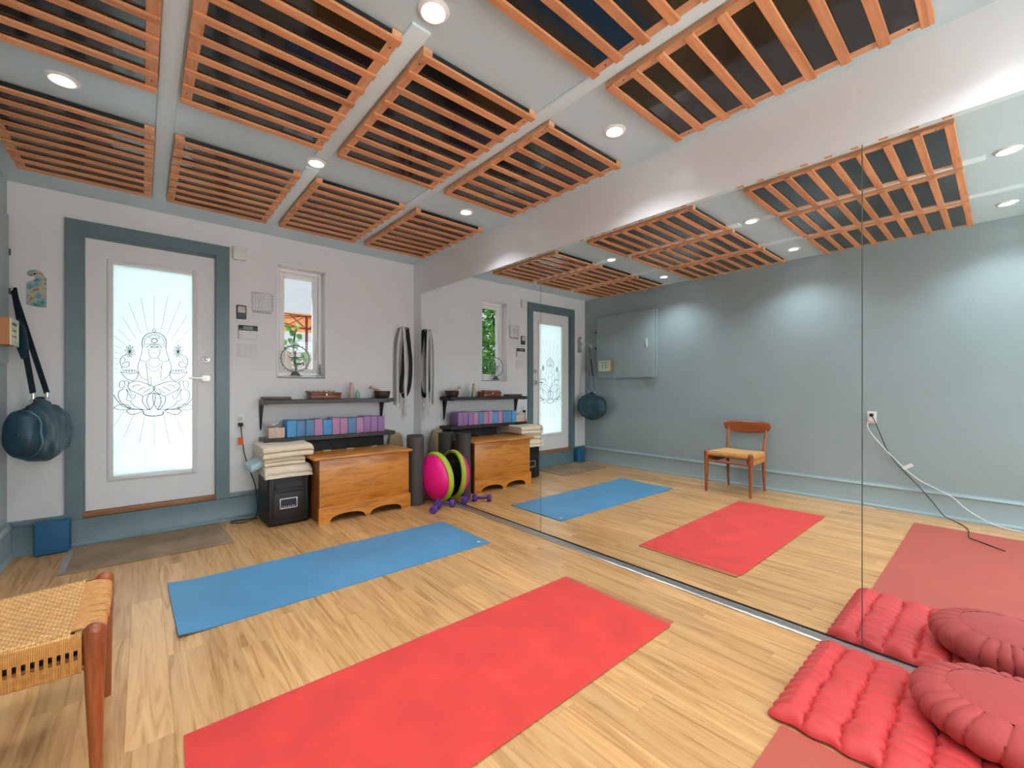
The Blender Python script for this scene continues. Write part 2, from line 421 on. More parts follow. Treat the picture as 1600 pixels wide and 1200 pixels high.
# flat painted strips on the ceiling between the columns of heaters
def strip(name, xa, xb, segs):
    gs = []
    for ya, yb in segs:
        gs.append(rbox(xa, xb, ya, yb, H-.011, H+.004, .006, 2))
    return struct(name, join(*gs), 'ceil_strip', True)
strip('trim_1', -.822, -.746, [(-5.9, -.30)])
strip('trim_2', -1.555, -1.473, [(-1.52, -.33), (-2.92, -1.69), (-4.32, -3.10)])
strip('trim_3', -2.278, -2.202, [(-5.9, -.30)])

# ---- door
door = struct_empty('door_1', (-2.26, 0, .2))
CF = -.022
part('casing', gbox(-2.75, DX0, CF, 0, .198, 2.36), 'teal_shaded', door, 'blue-grey door casing', False)
part('casing', gbox(DX1, -1.762, CF, 0, .198, 2.36), 'teal_shaded', door, 'blue-grey door casing', False)
part('casing', gbox(DX0, DX1, CF, 0, DZ1, 2.36), 'teal_shaded', door, 'blue-grey door casing', False)
part('jamb', join(gbox(DX0, DX0+.012, -.006, .12, DZ0, DZ1), gbox(DX1-.004, DX1, -.006, .12, DZ0, DZ1), gbox(DX0+.012, DX1-.004, -.006, .12, DZ1-.018, DZ1)), 'teal_shaded', door, None, False)
part('threshold', rbox(DX0, DX1, -.012, T, DZ0, .236, .004), 'wood_sill', door, 'worn brown wooden sill')
sx0, sx1, sz0, sz1 = DX0+.014, DX1-.006, .24, DZ1-.02
gx0, gx1, gz0, gz1 = -2.505, -2.010, .475, 2.084
part('slab', join(gbox(sx0, gx0, .018, .062, sz0, sz1), gbox(gx1, sx1, .018, .062, sz0, sz1), gbox(gx0, gx1, .018, .062, sz0, gz0), gbox(gx0, gx1, .018, .062, gz1, sz1)), 'white_paint', door, 'white painted door leaf', False)
def frame_xz(x0, x1, z0, z1, w, y0, y1, b=.004):
    return join(rbox(x0, x0+w, y0, y1, z0, z1, b), rbox(x1-w, x1, y0, y1, z0, z1, b), rbox(x0+w, x1-w, y0, y1, z0, z0+w, b), rbox(x0+w, x1-w, y0, y1, z1-w, z1, b))
part('glazing_bead', frame_xz(gx0-.026, gx1+.026, gz0-.032, gz1+.034, .034, .006, .020, .006), 'white_paint', door)
pane = part('pane', gbox(gx0, gx1, .034, .042, gz0, gz1), 'frosted', door, 'frosted glass pane with etched seated figure', False)
# etched line drawing on the pane: rays, crown, lotus and drapery
E_ = .0325
def dp(x, y):               # position in the door picture, measured on the pane
    q = onY(160+x/6.32, 490+y/6.32, .03); return (q.x, E_, q.z)
lines = []
def line(pts, w=.0019, n=5, sm=True):
    P = [dp(*p) for p in pts]
    lines.append(gtube(smooth_path(P, n) if sm and len(P) > 2 else P, w*1.25, 4, sx=.35))
cxr, cyr = 512, 520
def rayline(ang, r0, r1, w=.0011):
    a = math.radians(ang); line([(cxr+r0*math.cos(a), cyr-r0*math.sin(a)), (cxr+r1*math.cos(a), cyr-r1*math.sin(a))], w, 1, False)
for ang, r0, r1 in [(90, 372, 690), (79, 350, 700), (101, 350, 700), (68, 330, 690), (112, 340, 680), (57, 300, 600), (123, 330, 580), (46, 300, 530), (134, 340, 520),
                    (37, 350, 450), (28, 340, 420), (20, 330, 390), (12, 320, 380), (4, 310, 380), (-4, 310, 370), (-10, 310, 370), (143, 350, 500), (152, 360, 450), (160, 350, 420), (168, 350, 410), (176, 350, 400), (184, 350, 400), (-170, 350, 390),
                    (-90, 500, 790), (-101, 500, 780), (-79, 500, 780), (-113, 500, 760), (-67, 500, 770), (-124, 530, 720), (-56, 530, 720), (-135, 560, 680), (-45, 560, 660)]:
    rayline(ang, r0, r1)
# crown / halo
line([(395, 335), (393, 275), (415, 225), (460, 195), (512, 188), (565, 195), (608, 225), (630, 275), (625, 335)], .0028)
line([(418, 330), (415, 282), (432, 240), (470, 212), (512, 206), (555, 212), (592, 240), (608, 282), (604, 330)], .0018)
line([(512, 186), (498, 176), (498, 160), (512, 152), (526, 160), (526, 176), (512, 186)])
line([(455, 235), (480, 222), (512, 219), (545, 222), (570, 235), (545, 243), (512, 245), (480, 243), (455, 235)])
line([(482, 268), (495, 252), (512, 247), (530, 252), (542, 268), (530, 284), (512, 290), (495, 284), (482, 268)], .0026)
line([(430, 300), (470, 300), (512, 296), (555, 300), (592, 302)], .0016)
line([(435, 340), (465, 312), (512, 304), (560, 312), (588, 340)], .0022)
line([(472, 330), (512, 320), (556, 330), (512, 336), (472, 330)], .0026)
# face, shoulders, arms
line([(455, 340), (458, 395), (480, 430), (512, 442), (545, 430), (566, 395), (570, 340)], .0018)
line([(490, 385), (512, 392), (536, 385)], .0014); line([(470, 362), (490, 366)], .0014); line([(536, 366), (556, 362)], .0014)
line([(395, 335), (385, 400), (372, 450), (400, 470), (445, 470), (480, 435)], .0018)
line([(625, 335), (640, 400), (655, 450), (625, 470), (580, 470), (545, 435)], .0018)
line([(372, 450), (350, 520), (365, 590), (400, 640), (450, 655)], .0018)
line([(655, 450), (680, 520), (665, 590), (625, 640), (575, 655)], .0018)
line([(430, 480), (440, 560), (448, 640), (460, 715), (480, 700), (478, 625)], .0018)
line([(590, 480), (582, 560), (575, 640)], .0016)
line([(450, 490), (480, 520), (512, 530), (545, 520), (575, 490)], .0016); line([(440, 520), (480, 560), (512, 572), (545, 560), (585, 520)], .0014)
# flower held on the left and on the right, raised hands, bowl
for sgn, fx in ((1, 270), (-1, 748)):
    for a in range(-70, 251, 40):
        q = math.radians(a); line([(fx, 375), (fx+30*math.cos(q)-8*math.sin(q), 375-40*math.sin(q)-8*math.cos(q)), (fx+48*math.cos(q), 372-62*math.sin(q)), (fx+30*math.cos(q)+8*math.sin(q), 375-40*math.sin(q)+8*math.cos(q)), (fx, 375)], .0017)
    def X_(x): return x if sgn > 0 else 1018-x
    line([(X_(235), 405), (X_(190), 430), (X_(175), 475), (X_(190), 520), (X_(225), 530), (X_(262), 515), (X_(258), 480), (X_(225), 480), (X_(190), 500)], .0022)
    line([(X_(200), 430), (X_(225), 450), (X_(215), 475)], .0016)
    line([(X_(190), 520), (X_(205), 555), (X_(300), 555)], .0018)
    line([(X_(180), 575), (X_(240), 588), (X_(310), 590), (X_(355), 578)], .0022)
    line([(X_(180), 575), (X_(215), 620), (X_(265), 655), (X_(310), 660), (X_(345), 630), (X_(355), 578)], .0022)
    for bx in (225, 250, 278, 305, 330):
        line([(X_(bx-13), 580), (X_(bx-10), 562), (X_(bx), 557), (X_(bx+10), 562), (X_(bx+13), 580)], .0015)
    # drapery and crossed leg
    line([(X_(250), 720), (X_(262), 690), (X_(300), 672), (X_(360), 670), (X_(430), 690), (X_(512), 725), (X_(500), 765), (X_(440), 800), (X_(400), 810), (X_(330), 780), (X_(270), 750), (X_(250), 720)], .0024)
    line([(X_(300), 735), (X_(310), 715), (X_(350), 705), (X_(372), 712)], .0022); line([(X_(345), 765), (X_(385), 740), (X_(425), 722)], .0022); line([(X_(400), 785), (X_(440), 760), (X_(470), 738)], .0022)
    line([(X_(240), 745), (X_(285), 830), (X_(310), 838), (X_(328), 800)], .002); line([(X_(262), 745), (X_(300), 810)], .0016)
    line([(X_(165), 700), (X_(180), 670), (X_(205), 665), (X_(222), 690), (X_(205), 730), (X_(175), 728), (X_(165), 700)], .002)
    line([(X_(215), 680), (X_(230), 660), (X_(252), 665), (X_(258), 690)], .0018)
    # lotus petals
    line([(X_(215), 740), (X_(165), 770), (X_(160), 830), (X_(200), 890), (X_(280), 935), (X_(400), 948), (X_(470), 945)], .0024)
    line([(X_(235), 745), (X_(250), 800), (X_(240), 860), (X_(310), 858)], .0018)
    line([(X_(110), 800), (X_(140), 850), (X_(200), 910), (X_(280), 940)], .0026)
    line([(X_(112), 930), (X_(160), 902), (X_(230), 898), (X_(280), 930), (X_(230), 948), (X_(160), 948), (X_(112), 930)], .0022)
    line([(X_(235), 960), (X_(290), 945), (X_(400), 955), (X_(350), 985), (X_(280), 995), (X_(235), 960)], .0024)
    line([(X_(400), 815), (X_(395), 860), (X_(420), 910), (X_(470), 950), (X_(515), 870), (X_(515), 790), (X_(460), 800), (X_(440), 870), (X_(470), 945)], .0024)
    line([(X_(275), 870), (X_(320), 915), (X_(390), 945)], .0022)
line([(408, 965), (408, 990), (450, 1008), (512, 1012), (570, 1004), (600, 990), (600, 965)], .0036)
line([(520, 735), (545, 760), (580, 780), (545, 800), (520, 790)], .0016)
for yy in (830, 870, 910): line([(520, yy), (560, yy+8), (600, yy-4)], .0016)
lines = [g for g in lines]
g = join(*lines)
# keep the drawing inside the glass
V = [(min(max(v[0], gx0+.001), gx1-.001), v[1], v[2]) for v in g[0]]
part('etched_drawing', (V, g[1]), 'etch', pane, 'dark etched line drawing of a seated figure on a lotus', False)
hx = -1.928
dbolt = part('deadbolt', tf(glathe([(.030, 0), (.030, .006), (.027, .012), (.016, .014), (.014, .030), (.010, .032)], 24), Matrix.Translation((hx+.004, .018, 1.387)) @ Matrix.Rotation(pi/2, 4, 'X')), 'chrome', door, 'brushed nickel deadbolt')
part('thumb_turn', rbox(hx-.003, hx+.011, -.030, -.008, 1.374, 1.400, .003), 'chrome', dbolt)
hand = part('handle', join(rbox(hx-.033, hx+.033, .008, .018, 1.195, 1.261, .003), tf(glathe([(.011, 0), (.011, .04)], 16), Matrix.Translation((hx, .010, 1.228)) @ Matrix.Rotation(pi/2, 4, 'X')),
     rbox(hx-.115, hx+.012, -.040, -.026, 1.220, 1.236, .004)), 'chrome', door, 'brushed nickel lever handle')

# ---- window
win = struct_empty('window_1', (-1.176, .1, 1.25))
wy0, wy1 = .10, .165
part('frame', frame_xz(WX0, WX1, WZ0, WZ1, .034, wy0, wy1, .004), 'vinyl', win, 'white vinyl frame of the added fill window')
sash = part('sash', frame_xz(WX0+.036, WX1-.036, WZ0+.036, WZ1-.036, .046, wy0+.008, wy1-.008, .006), 'vinyl', win)
part('pane', gbox(WX0+.08, WX1-.08, .130, .134, WZ0+.08, WZ1-.08), 'dimming_glass', win, 'glass pane', False)
part('sill', rbox(WX0, WX1, -.006, wy0, WZ0-.012, WZ0+.004, .003), 'vinyl', win, 'white sill board')
part('trim_bead', join(frame_xz(WX0-.012, WX1+.012, WZ0-.012, WZ1+.012, .012, -.006, .0, .002)), 'vinyl', win)
part('latch', join(rbox(WX1-.062, WX1-.044, .080, .110, 1.42, 1.52, .004), rbox(WX1-.058, WX1-.048, .070, .084, 1.50, 1.60, .003)), 'plastic', win)

fill_win = struct_empty('fill_window', (-1.51, YF, QZ0))  # made-up window behind the viewpoint, added to brighten the room with daylight
part('frame', frame_xz(QX0, QX1, QZ0, QZ1, .05, YF-.08, YF-.02, .004), 'vinyl', fill_win, 'white vinyl frame of the added fill window')
for k in (1, 2):
    xx = QX0+(QX1-QX0)*k/3; part('mullion', rbox(xx-.025, xx+.025, YF-.075, YF-.025, QZ0+.05, QZ1-.05, .004), 'vinyl', fill_win)
for k in range(3):
    xa = QX0+(QX1-QX0)*k/3; part('pane', gbox(xa+.03, xa+(QX1-QX0)/3-.03, YF-.052, YF-.048, QZ0+.05, QZ1-.05), 'glass', fill_win, None, False)

# ---- mirrors on the right wall
seams = [-.171, -2.046, -3.998, -5.95]
mlab = ['frameless wall mirror panel nearest the door wall, reflecting the chest', 'middle frameless wall mirror panel reflecting the chair and red mat', 'frameless wall mirror panel above the red floor cushions']
for i in range(3):
    ya, yb = seams[i]-.0012, seams[i+1]+.0012
    o = thing('wall_mirror', mlab[i], 'mirror', (0, (ya+yb)/2, .03), 'mirror panels')
    part('glass', gbox(.0, .0066, yb+.0008, ya-.0008, .026, MT-.001), 'mirror', o, None, False)
    part('edge', gbox(.0004, .0066, ya-.0008, ya, .026, MT-.001), 'mirror_edge', o, None, False); part('edge', gbox(.0004, .0066, yb, yb+.0008, .026, MT-.001), 'mirror_edge', o, None, False)
tr = thing('mirror_track', 'aluminium channel along the floor under the mirrors', 'track', (-.012, -3.1, 0))
part('channel', gprism([(.006, 0), (-.030, 0), (-.030, .006), (-.026, .010), (-.018, .012), (-.012, .026), (-.006, .028), (-.003, .026), (-.003, .012), (.006, .012)], -5.95, -.171, 'y'), 'alu', tr)
part('gasket', gbox(-.0028, -.0004, -5.95, -.171, .012, .034), 'rubber_cord', tr, None, False)

# ================================================================== CEILING HEATERS
def make_panel():
    o = thing('slatted_heater', '', 'heater', (0, 0, H))
    w, l = .638, 1.022
    for sx in (-1, 1):
        xa = sx*w/2; xb = xa-sx*.043
        part('side_rail', rbox(min(xa, xb), max(xa, xb), -l/2, l/2, -.028, -.002, .002, 1), 'cedar_y', o, local=True)
    part('heating_film', gbox(-w/2+.0432, w/2-.0432, -l/2+.008, l/2-.008, -.0281, -.004), 'heat_black', o, 'black glossy heating film', False, local=True)
    sw = .039
    n = 9
    sm = None
    for i in range(n):
        yc = -l/2+sw/2+(l-sw)*i/(n-1)
        if sm is None:
            b = .006; poly = [(-w/2, -sw/2), (w/2, -sw/2), (w/2, sw/2), (-w/2, sw/2)]
            sm = mesh('slat', rbox(-w/2, w/2, -sw/2, sw/2, -.0405, -.0285, .0025, 1), 'cedar')
        s = bpy.data.objects.new('slat', sm); col.objects.link(s); s.location = (0, yc, 0); s.parent = o
    for sx in (-1, 1):
        for yy in (-.44, .43):
            part('screw', glathe([(.004, -.0290), (.004, -.0275)], 8, (sx*(w/2-.02), yy, 0)), 'iron', o, local=True)
    return o
colx = [(-.415, 'beside the mirror wall'), (-1.147, 'second from the mirror wall'), (-1.877, 'second from the blue-grey wall'), (-2.600, 'beside the blue-grey wall')]
rowy = [(-.912, 'row nearest the door'), (-2.336, 'middle row'), (-3.718, 'row farthest from the door')]
P0 = None
for y, rl in rowy:
    for x, cl in colx:
        if P0 is None: P0 = make_panel(); o = P0
        else: o = copy_tree(P0)
        o.location = (x, y, H); tag(o, 'slatted cedar ceiling heater, %s, %s' % (rl, cl), 'heater', 'slatted ceiling heaters')

# ================================================================== DOWNLIGHTS
def make_downlight():
    o = thing('downlight', '', 'light', (0, 0, H))
    part('trim_ring', glathe([(.037, -.003), (.038, -.006), (.046, -.010), (.056, -.007), (.060, -.001), (.060, 0), (.037, 0)], 32, cap=False), 'vinyl', o, local=True)
    part('lens', glathe([(.0, -.0035), (.037, -.0035)], 32, cap=False), 'lamp', o, 'glowing lamp lens', local=True)
    return o
lxs = [(-.392, 'beside the mirror wall'), (-1.516, 'on the centre line'), (-2.606, 'beside the blue-grey wall')]
lys = [(-1.601, 'between the door row and middle row of heaters'), (-3.010, 'between the middle and last rows of heaters'), (-4.410, 'beyond the last row of heaters'), (-5.60, 'added as unseen fill behind the viewpoint')]  # last row is added out of view to fill the frontal surfaces
D0 = None
for y, rl in lys:
    for x, cl in lxs:
        if D0 is None: D0 = make_downlight(); o = D0
        else: o = copy_tree(D0)
        o.location = (x, y, H); tag(o, 'round downlight %s, %s' % (rl, cl), 'light', 'recessed downlights')
for y, _r in lys:  # covers the added fill row as well
    for x, _cc in lxs:
        l = bpy.data.lights.new('downlight_lamp', 'SPOT'); l.energy = LAMP_W; l.color = LAMP_COL; l.shadow_soft_size = .035
        l.spot_size = math.radians(126); l.spot_blend = .9
        lo = bpy.data.objects.new('downlight_lamp', l); col.objects.link(lo); lo.location = (x, y, H-.022)

# ================================================================== FLOOR MATS
def slab(corners, z0, z1, r=.02, curl=0.0, nx=24, ny=10):
    """thin rubber sheet with rounded corners following four floor corners (a,b,c,d); curl lifts the a-d edge"""
    a, b, c, d = [Vector((*p, 0)) for p in corners]
    def fn(u, v, z):
        p = a.lerp(b, u).lerp(d.lerp(c, u), v)
        lift = curl*max(0, 1-u/.10)**2*(.35+.65*max(0, 1-v*2.2)+.75*max(0, v*2.2-1.2))
        return (p.x, p.y, z+lift)
    top = [[fn(i/nx, j/ny, z1) for i in range(nx+1)] for j in range(ny+1)]
    bot = [[fn(i/nx, j/ny, z0) for i in range(nx+1)] for j in range(ny+1)]
    V = [p for r_ in top for p in r_]+[p for r_ in bot for p in r_]; n = nx+1; o = n*(ny+1); F = []
    for j in range(ny):
        for i in range(nx):
            q = j*n+i; F.append((q, q+1, q+n+1, q+n)); F.append((o+q, o+q+n, o+q+n+1, o+q+1))
    for i in range(nx):
        F.append((i, o+i, o+i+1, i+1)); q = ny*n+i; F.append((q, q+1, o+q+1, o+q))
    for j in range(ny):
        q = j*n; F.append((q, q+n, o+q+n, o+q)); q += nx; F.append((q, o+q, o+q+n, q+n))
    return V, F
o = thing('yoga_mat', 'blue rubber yoga mat unrolled in front of the wooden chest', 'yoga mat', (-1.3, -1.58, 0))
part('sheet', slab([(-2.222, -1.233), (-.390, -1.247), (-.387, -1.909), (-2.208, -1.933)], .0004, .0065, curl=.012), 'blue_mat', o)
part('logo', glathe([(.0, .0067), (.014, .0067)], 16, (-.447, -1.846, 0), cap=False), 'plastic', o, 'small white round logo')
solo('yoga_mat', slab([(-2.225, -2.645), (-.386, -2.664), (-.372, -3.338), (-2.245, -3.345)], .0004, .0050), 'brown_mat',
     'terracotta yoga mat mostly covered by the red towel', 'yoga mat', (-1.3, -3.0, 0))
def towel():
    a, b, c, d = Vector((-2.23, -2.640, 0)), Vector((-.405, -2.660, 0)), Vector((-.415, -3.349, 0)), Vector((-2.262, -3.352, 0))
    def fn(u, v):
        p = a.lerp(b, u).lerp(d.lerp(c, u), v)
        wr = .0022*noise.noise(Vector((p.x*9, p.y*9, 0)))+.0035*max(0, 1-abs((p.x+2.02)*.5+(p.y+2.95))*22)*max(0, 1-abs(u-.1)*4)
        e = min(u, 1-u, v, 1-v); 
        return (p.x, p.y, .0056+max(0, .0034+wr)*min(1, e*40+.15))
    return gsheet(fn, 120, 50)
solo('mat_towel', towel(), 'red_towel', 'bright red yoga towel spread over the terracotta mat', 'towel', (-1.3, -3.0, .005))
solo('yoga_mat', slab([(-2.62, -3.895), (-.700, -3.905), (-.69, -4.585), (-2.63, -4.575)], .0004, .0055), 'salmon_mat',
     'salmon red yoga mat beside the tufted red cushion, seen in the mirror', 'yoga mat', (-1.7, -4.24, 0))
# door mat: woven pile with bound edges
def rug():
    a, b, c, d = Vector((-2.715, -.052, 0)), Vector((-1.84, -.052, 0)), Vector((-1.818, -.655, 0)), Vector((-2.715, -.632, 0))
    def fn(u, v):
        p = a.lerp(b, u).lerp(d.lerp(c, u), v); e = min(u*.87, (1-u)*.87, v*.6, (1-v)*.6)
        return (p.x, p.y, .0005+min(.010, e*1.2+.002)+.0012*noise.noise(Vector((p.x*60, p.y*60, 0))))
    return gsheet(fn, 110, 74)
o = thing('door_mat', 'worn beige door mat on the floor in front of the door', 'rug', (-2.27, -.35, 0))
part('pile', rug(), 'rug', o)
part('binding', join(gbox(-2.722, -2.690, -.630, -.054, .0003, .0125)), 'rug_edge', o, 'grey bound edge', False)
# deep blue block leaning in the corner
o = solo('yoga_block', tf(rbox(-.086, .086, -.0375, .0375, 0, .226, .010, 3), Matrix.Translation((-2.80, -.075, .0015)) @ Matrix.Rotation(-.05, 4, 'Z')), 'foam_blue_dark',
     'deep blue foam block standing on the floor against the baseboard', 'yoga block', (-2.80, -.075, 0))

# ================================================================== WOODEN CHEST
cx0, cx1, cyf, cyb = -1.213, -.386, -.640, -.215
o = thing('blanket_chest', 'honey oak blanket chest with scalloped base under the lower shelf', 'chest', ((cx0+cx1)/2, (cyf+cyb)/2, 0))
part('front_panel', rbox(cx0+.004, cx1-.004, cyf, cyf+.02, .125, .538, .002), 'oak', o)
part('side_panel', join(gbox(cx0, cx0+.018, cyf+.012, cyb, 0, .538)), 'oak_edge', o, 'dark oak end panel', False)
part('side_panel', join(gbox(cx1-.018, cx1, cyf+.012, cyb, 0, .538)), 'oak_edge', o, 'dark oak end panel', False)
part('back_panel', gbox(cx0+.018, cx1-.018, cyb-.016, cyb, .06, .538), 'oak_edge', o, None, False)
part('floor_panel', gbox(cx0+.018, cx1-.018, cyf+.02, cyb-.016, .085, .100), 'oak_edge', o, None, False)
lid = part('lid', rbox(cx0-.045, cx1+.022, cyf-.030, cyb+.012, .538, .562, .009, 3), 'oak', o, 'overhanging oak lid')
for hx_ in (-1.02, -.80, -.56):
    part('hinge', rbox(hx_-.034, hx_+.034, cyb-.020, cyb+.010, .5615, .5655, .001, 1), 'brass', lid, 'pale brass hinge')
# scalloped skirt
def arch(xa, xb, top, n=14):
    m = (xa+xb)/2; h = (xb-xa)/2
    return [(m-h*math.cos(pi*i/n), top*(math.sin(pi*i/n)**.62)) for i in range(1, n)]
xm = (cx0+cx1)/2
poly = [(cx0-.006, 0), (cx0+.085, 0)]+arch(cx0+.085, xm-.024, .066)+[(xm-.020, .006), (xm-.012, .000), (xm+.012, .000), (xm+.020, .006)]+arch(xm+.024, cx1-.085, .066)+[(cx1-.085, 0), (cx1+.006, 0), (cx1+.006, .134), (cx0-.006, .134)]
bm = bmesh.new(); vs0 = [bm.verts.new((x, cyf-.014, z)) for x, z in poly]; f = bm.faces.new(vs0)
r = bmesh.ops.extrude_face_region(bm, geom=[f]); bmesh.ops.translate(bm, verts=[v for v in r['geom'] if isinstance(v, bmesh.types.BMVert)], vec=(0, .020, 0))
bmesh.ops.triangulate(bm, faces=[q for q in bm.faces if len(q.verts) > 4]); bm.verts.index_update()
g = [tuple(v.co) for v in bm.verts], [tuple(v.index for v in q.verts) for q in bm.faces]; bm.free()
sk = part('skirt', g, 'oak', o, 'scalloped oak skirt board', True, .5)
part('skirt_moulding', rbox(cx0-.008, cx1+.008, cyf-.016, cyf+.002, .132, .139, .003), 'oak', sk)
for z in (.05, .18, .25, .32, .40):
    part('dowel_plug', tf(glathe([(.004, 0), (.004, .0015)], 10), Matrix.Translation((cx0-.001, cyf+.022, z)) @ Matrix.Rotation(-pi/2, 4, 'Y')), 'maple', o)
# dark foam sheet standing behind the chest
solo('exercise_mat', tf(rbox(-.39, .39, -.022, .022, 0, .650, .02, 3), Matrix.Translation((-.775, -.085, .002)) @ Matrix.Rotation(-.05, 4, 'X')), 'mat_dark',
     'dark grey folded exercise mat standing behind the wooden chest', 'exercise mat', (-.815, -.085, 0))

# ================================================================== HEATER WITH BLANKETS
hx0, hx1, hyf, hyb, hz = -1.556, -1.238, -.458, -.070, .402
o = thing('space_heater', 'black portable space heater on the floor under the folded blankets', 'space heater', (-1.397, -.265, 0))
part('body', rbox(hx0, hx1, hyf, hyb, .004, hz, .016, 3), 'heater', o)
part('front_frame', frame_xz(hx0+.024, hx1-.016, .030, .392, .014, hyf-.006, hyf+.004, .003), 'heater', o)
gr = part('air_outlet', frame_xz(hx0+.045, hx1-.040, .300, .372, .010, hyf-.010, hyf+.002, .003), 'heater', o)
for k in range(4): part('louvre', gbox(hx0+.055, hx1-.05, hyf-.003, hyf+.001, .313+k*.013, .318+k*.013), 'heater2', gr, None, False)
part('front_panel', rbox(hx0+.040, hx1-.030, hyf-.004, hyf+.004, .050, .272, .003), 'heater2', o)
part('ridge', rbox(hx0+.038, hx1-.028, hyf-.012, hyf, .276, .288, .004), 'heater2', o)
part('ridge', rbox(hx0+.038, hx1-.028, hyf-.010, hyf, .036, .046, .004), 'heater2', o)
bd = part('badge', frame_xz(-1.470, -1.336, .139, .224, .0065, hyf-.011, hyf-.004, .001), 'chrome', o, 'silver display frame')
part('display', gbox(-1.4635, -1.3425, hyf-.0075, hyf-.004, .1455, .2175), 'dark_plastic', bd, None, False)
for k in range(7): part('indicator', gbox(-1.456+k*.0155, -1.4505+k*.0155+.002*(k % 2), hyf-.0085, hyf-.0072, .153, .160), 'plastic', bd, None, False)
def folded(x0, x1, y0, y1, z0, layers, t, seedv, over=.0, slant=.0):
    """a cloth folded in layers, fold loops at the front (low y); over: how far front edge sags, slant: tilt in x"""
    path = []; yb_, yf_ = y1, y0
    for k in range(layers):
        z = z0+t*(k+.5)
        a, b = (yb_, yf_) if k % 2 == 0 else (yf_, yb_)
        for i in range(11):
            path.append((a+(b-a)*i/10, z))
        if k < layers-1:
            s = -1 if k % 2 == 0 else 1
            for q in (-60, -30, 0, 30, 60):
                r_ = math.radians(q); path.append((b+s*math.cos(r_)*t*.5, z+t*.5+math.sin(r_)*t*.5))
    nx = 26; half = t*.47; rows = []
    n = len(path)
    prof = []
    for i in range(n):
        p0 = Vector(path[max(i-1, 0)]); p1 = Vector(path[min(i+1, n-1)]); d = (p1-p0).normalized(); nn = Vector((-d.y, d.x)); p = Vector(path[i])
        prof.append((p+nn*half, p-nn*half))
    loop = [a for a, b in prof]+[b for a, b in prof][::-1]
    rings = []
    for j in range(nx+1):
        u = j/nx; x = x0+(x1-x0)*u; ring = []
        ed = min(u, 1-u)
        k = min(1, .82+ed*9)
        for q in loop:
            zc = z0+t*layers/2
            nz = .008*noise.noise(Vector((x*7+seedv, seedv, q.x*7)))
            e = max(0, (y0+.06-q.x)/.06)
            dz = (zc+(q.y-zc)*k)+nz-over*e*e-over*.6*max(0, 1-ed*10)**2+slant*(u-.5)
            dx = .008*noise.noise(Vector((q.x*7, q.y*25+seedv, 3)))+(.005 if False else 0)
            ring.append((x+dx*(2*abs(u-.5)), q.x+.006*noise.noise(Vector((x*8, q.y*30, seedv))), max(dz, hz+.002)))
        rings.append(ring)
    return gloft(rings)
solo('folded_cloth', folded(-1.46, -1.228, -.462, -.20, .4035, 2, .0095, 9.0, .003), 'pink_cloth', 'pink cloth folded under the cream blankets on the heater', 'cloth', (-1.35, -.33, .403))
solo('folded_cloth', folded(-1.665, -1.545, -.36, -.12, .470, 2, .030, 21.0, .0, .05), 'pale_blue_cloth', 'pale blue cloth poking out left of the cream blankets', 'cloth', (-1.60, -.24, .46))
solo('folded_blanket', folded(-1.585, -1.228, -.492, -.09, .424, 4, .020, 4.0, .020), 'cream2', 'lowest cream blanket of the stack on the black heater', 'blanket', (-1.39, -.28, .42))
solo('folded_blanket', folded(-1.580, -1.272, -.455, -.09, .508, 4, .0165, 33.0, .006), 'cream', 'middle cream blanket of the stack on the black heater', 'blanket', (-1.40, -.27, .51))
solo('folded_blanket', folded(-1.595, -1.215, -.470, -.085, .577, 4, .024, 14.0, .008), 'cream', 'topmost cream blanket of the stack on the black heater', 'blanket', (-1.405, -.27, .575))
# outlet with heater cord
def outlet(name, label, loc, face, parts='y'):
    """duplex outlet on a wall; face 'y' faces -y, 'x' faces +x"""
    o = thing(name, label, 'outlet', loc)
    m = Matrix.Translation(loc) @ (Matrix.Identity(4) if face == 'y' else Matrix.Rotation(pi/2, 4, 'Z'))
    part('cover_plate', tf(rbox(-.036, .036, -.006, 0, -.058, .058, .003), m), 'plastic', o)
    for s in (-1, 1):
        rc = part('receptacle', tf(rbox(-.017, .017, -.0085, -.005, s*.024-.016, s*.024+.016, .004), m), 'plastic_grey', o)
        for sx in (-1, 1): part('slot', tf(gbox(sx*.006-.001, sx*.006+.001, -.0090, -.0080, s*.024-.004, s*.024+.006), m), 'iron', rc, None, False)
    return o
outlet('wall_outlet', 'white duplex outlet on the white wall right of the door', (-1.681, 0, .852), 'y')
o = thing('power_cord', 'black heater cord with an orange tag plugged in beside the door', 'cord', (-1.68, -.05, 0))
part('plug', rbox(-1.700, -1.664, -.040, -.0095, .812, .842, .006), 'rubber_cord', o)
part('cord', gtube(smooth_path([(-1.682, -.036, .822), (-1.678, -.045, .76), (-1.668, -.046, .66), (-1.655, -.05, .56), (-1.618, -.07, .42), (-1.585, -.10, .30), (-1.575, -.12, .18), (-1.572, -.14, .10), (-1.60, -.17, .03), (-1.68, -.17, .006), (-1.755, -.13, .006), (-1.765, -.095, .006), (-1.72, -.075, .006), (-1.62, -.10, .006), (-1.565, -.12, .008)], 8), .0042, 8), 'rubber_cord', o)
part('warning_tag', tf(rbox(-.020, .020, -.001, .001, -.032, .032, .0008, 1), Matrix.Translation((-1.685, -.054, .685)) @ Matrix.Rotation(.25, 4, 'Z')), 'orange_tag', o, 'orange warning tag')

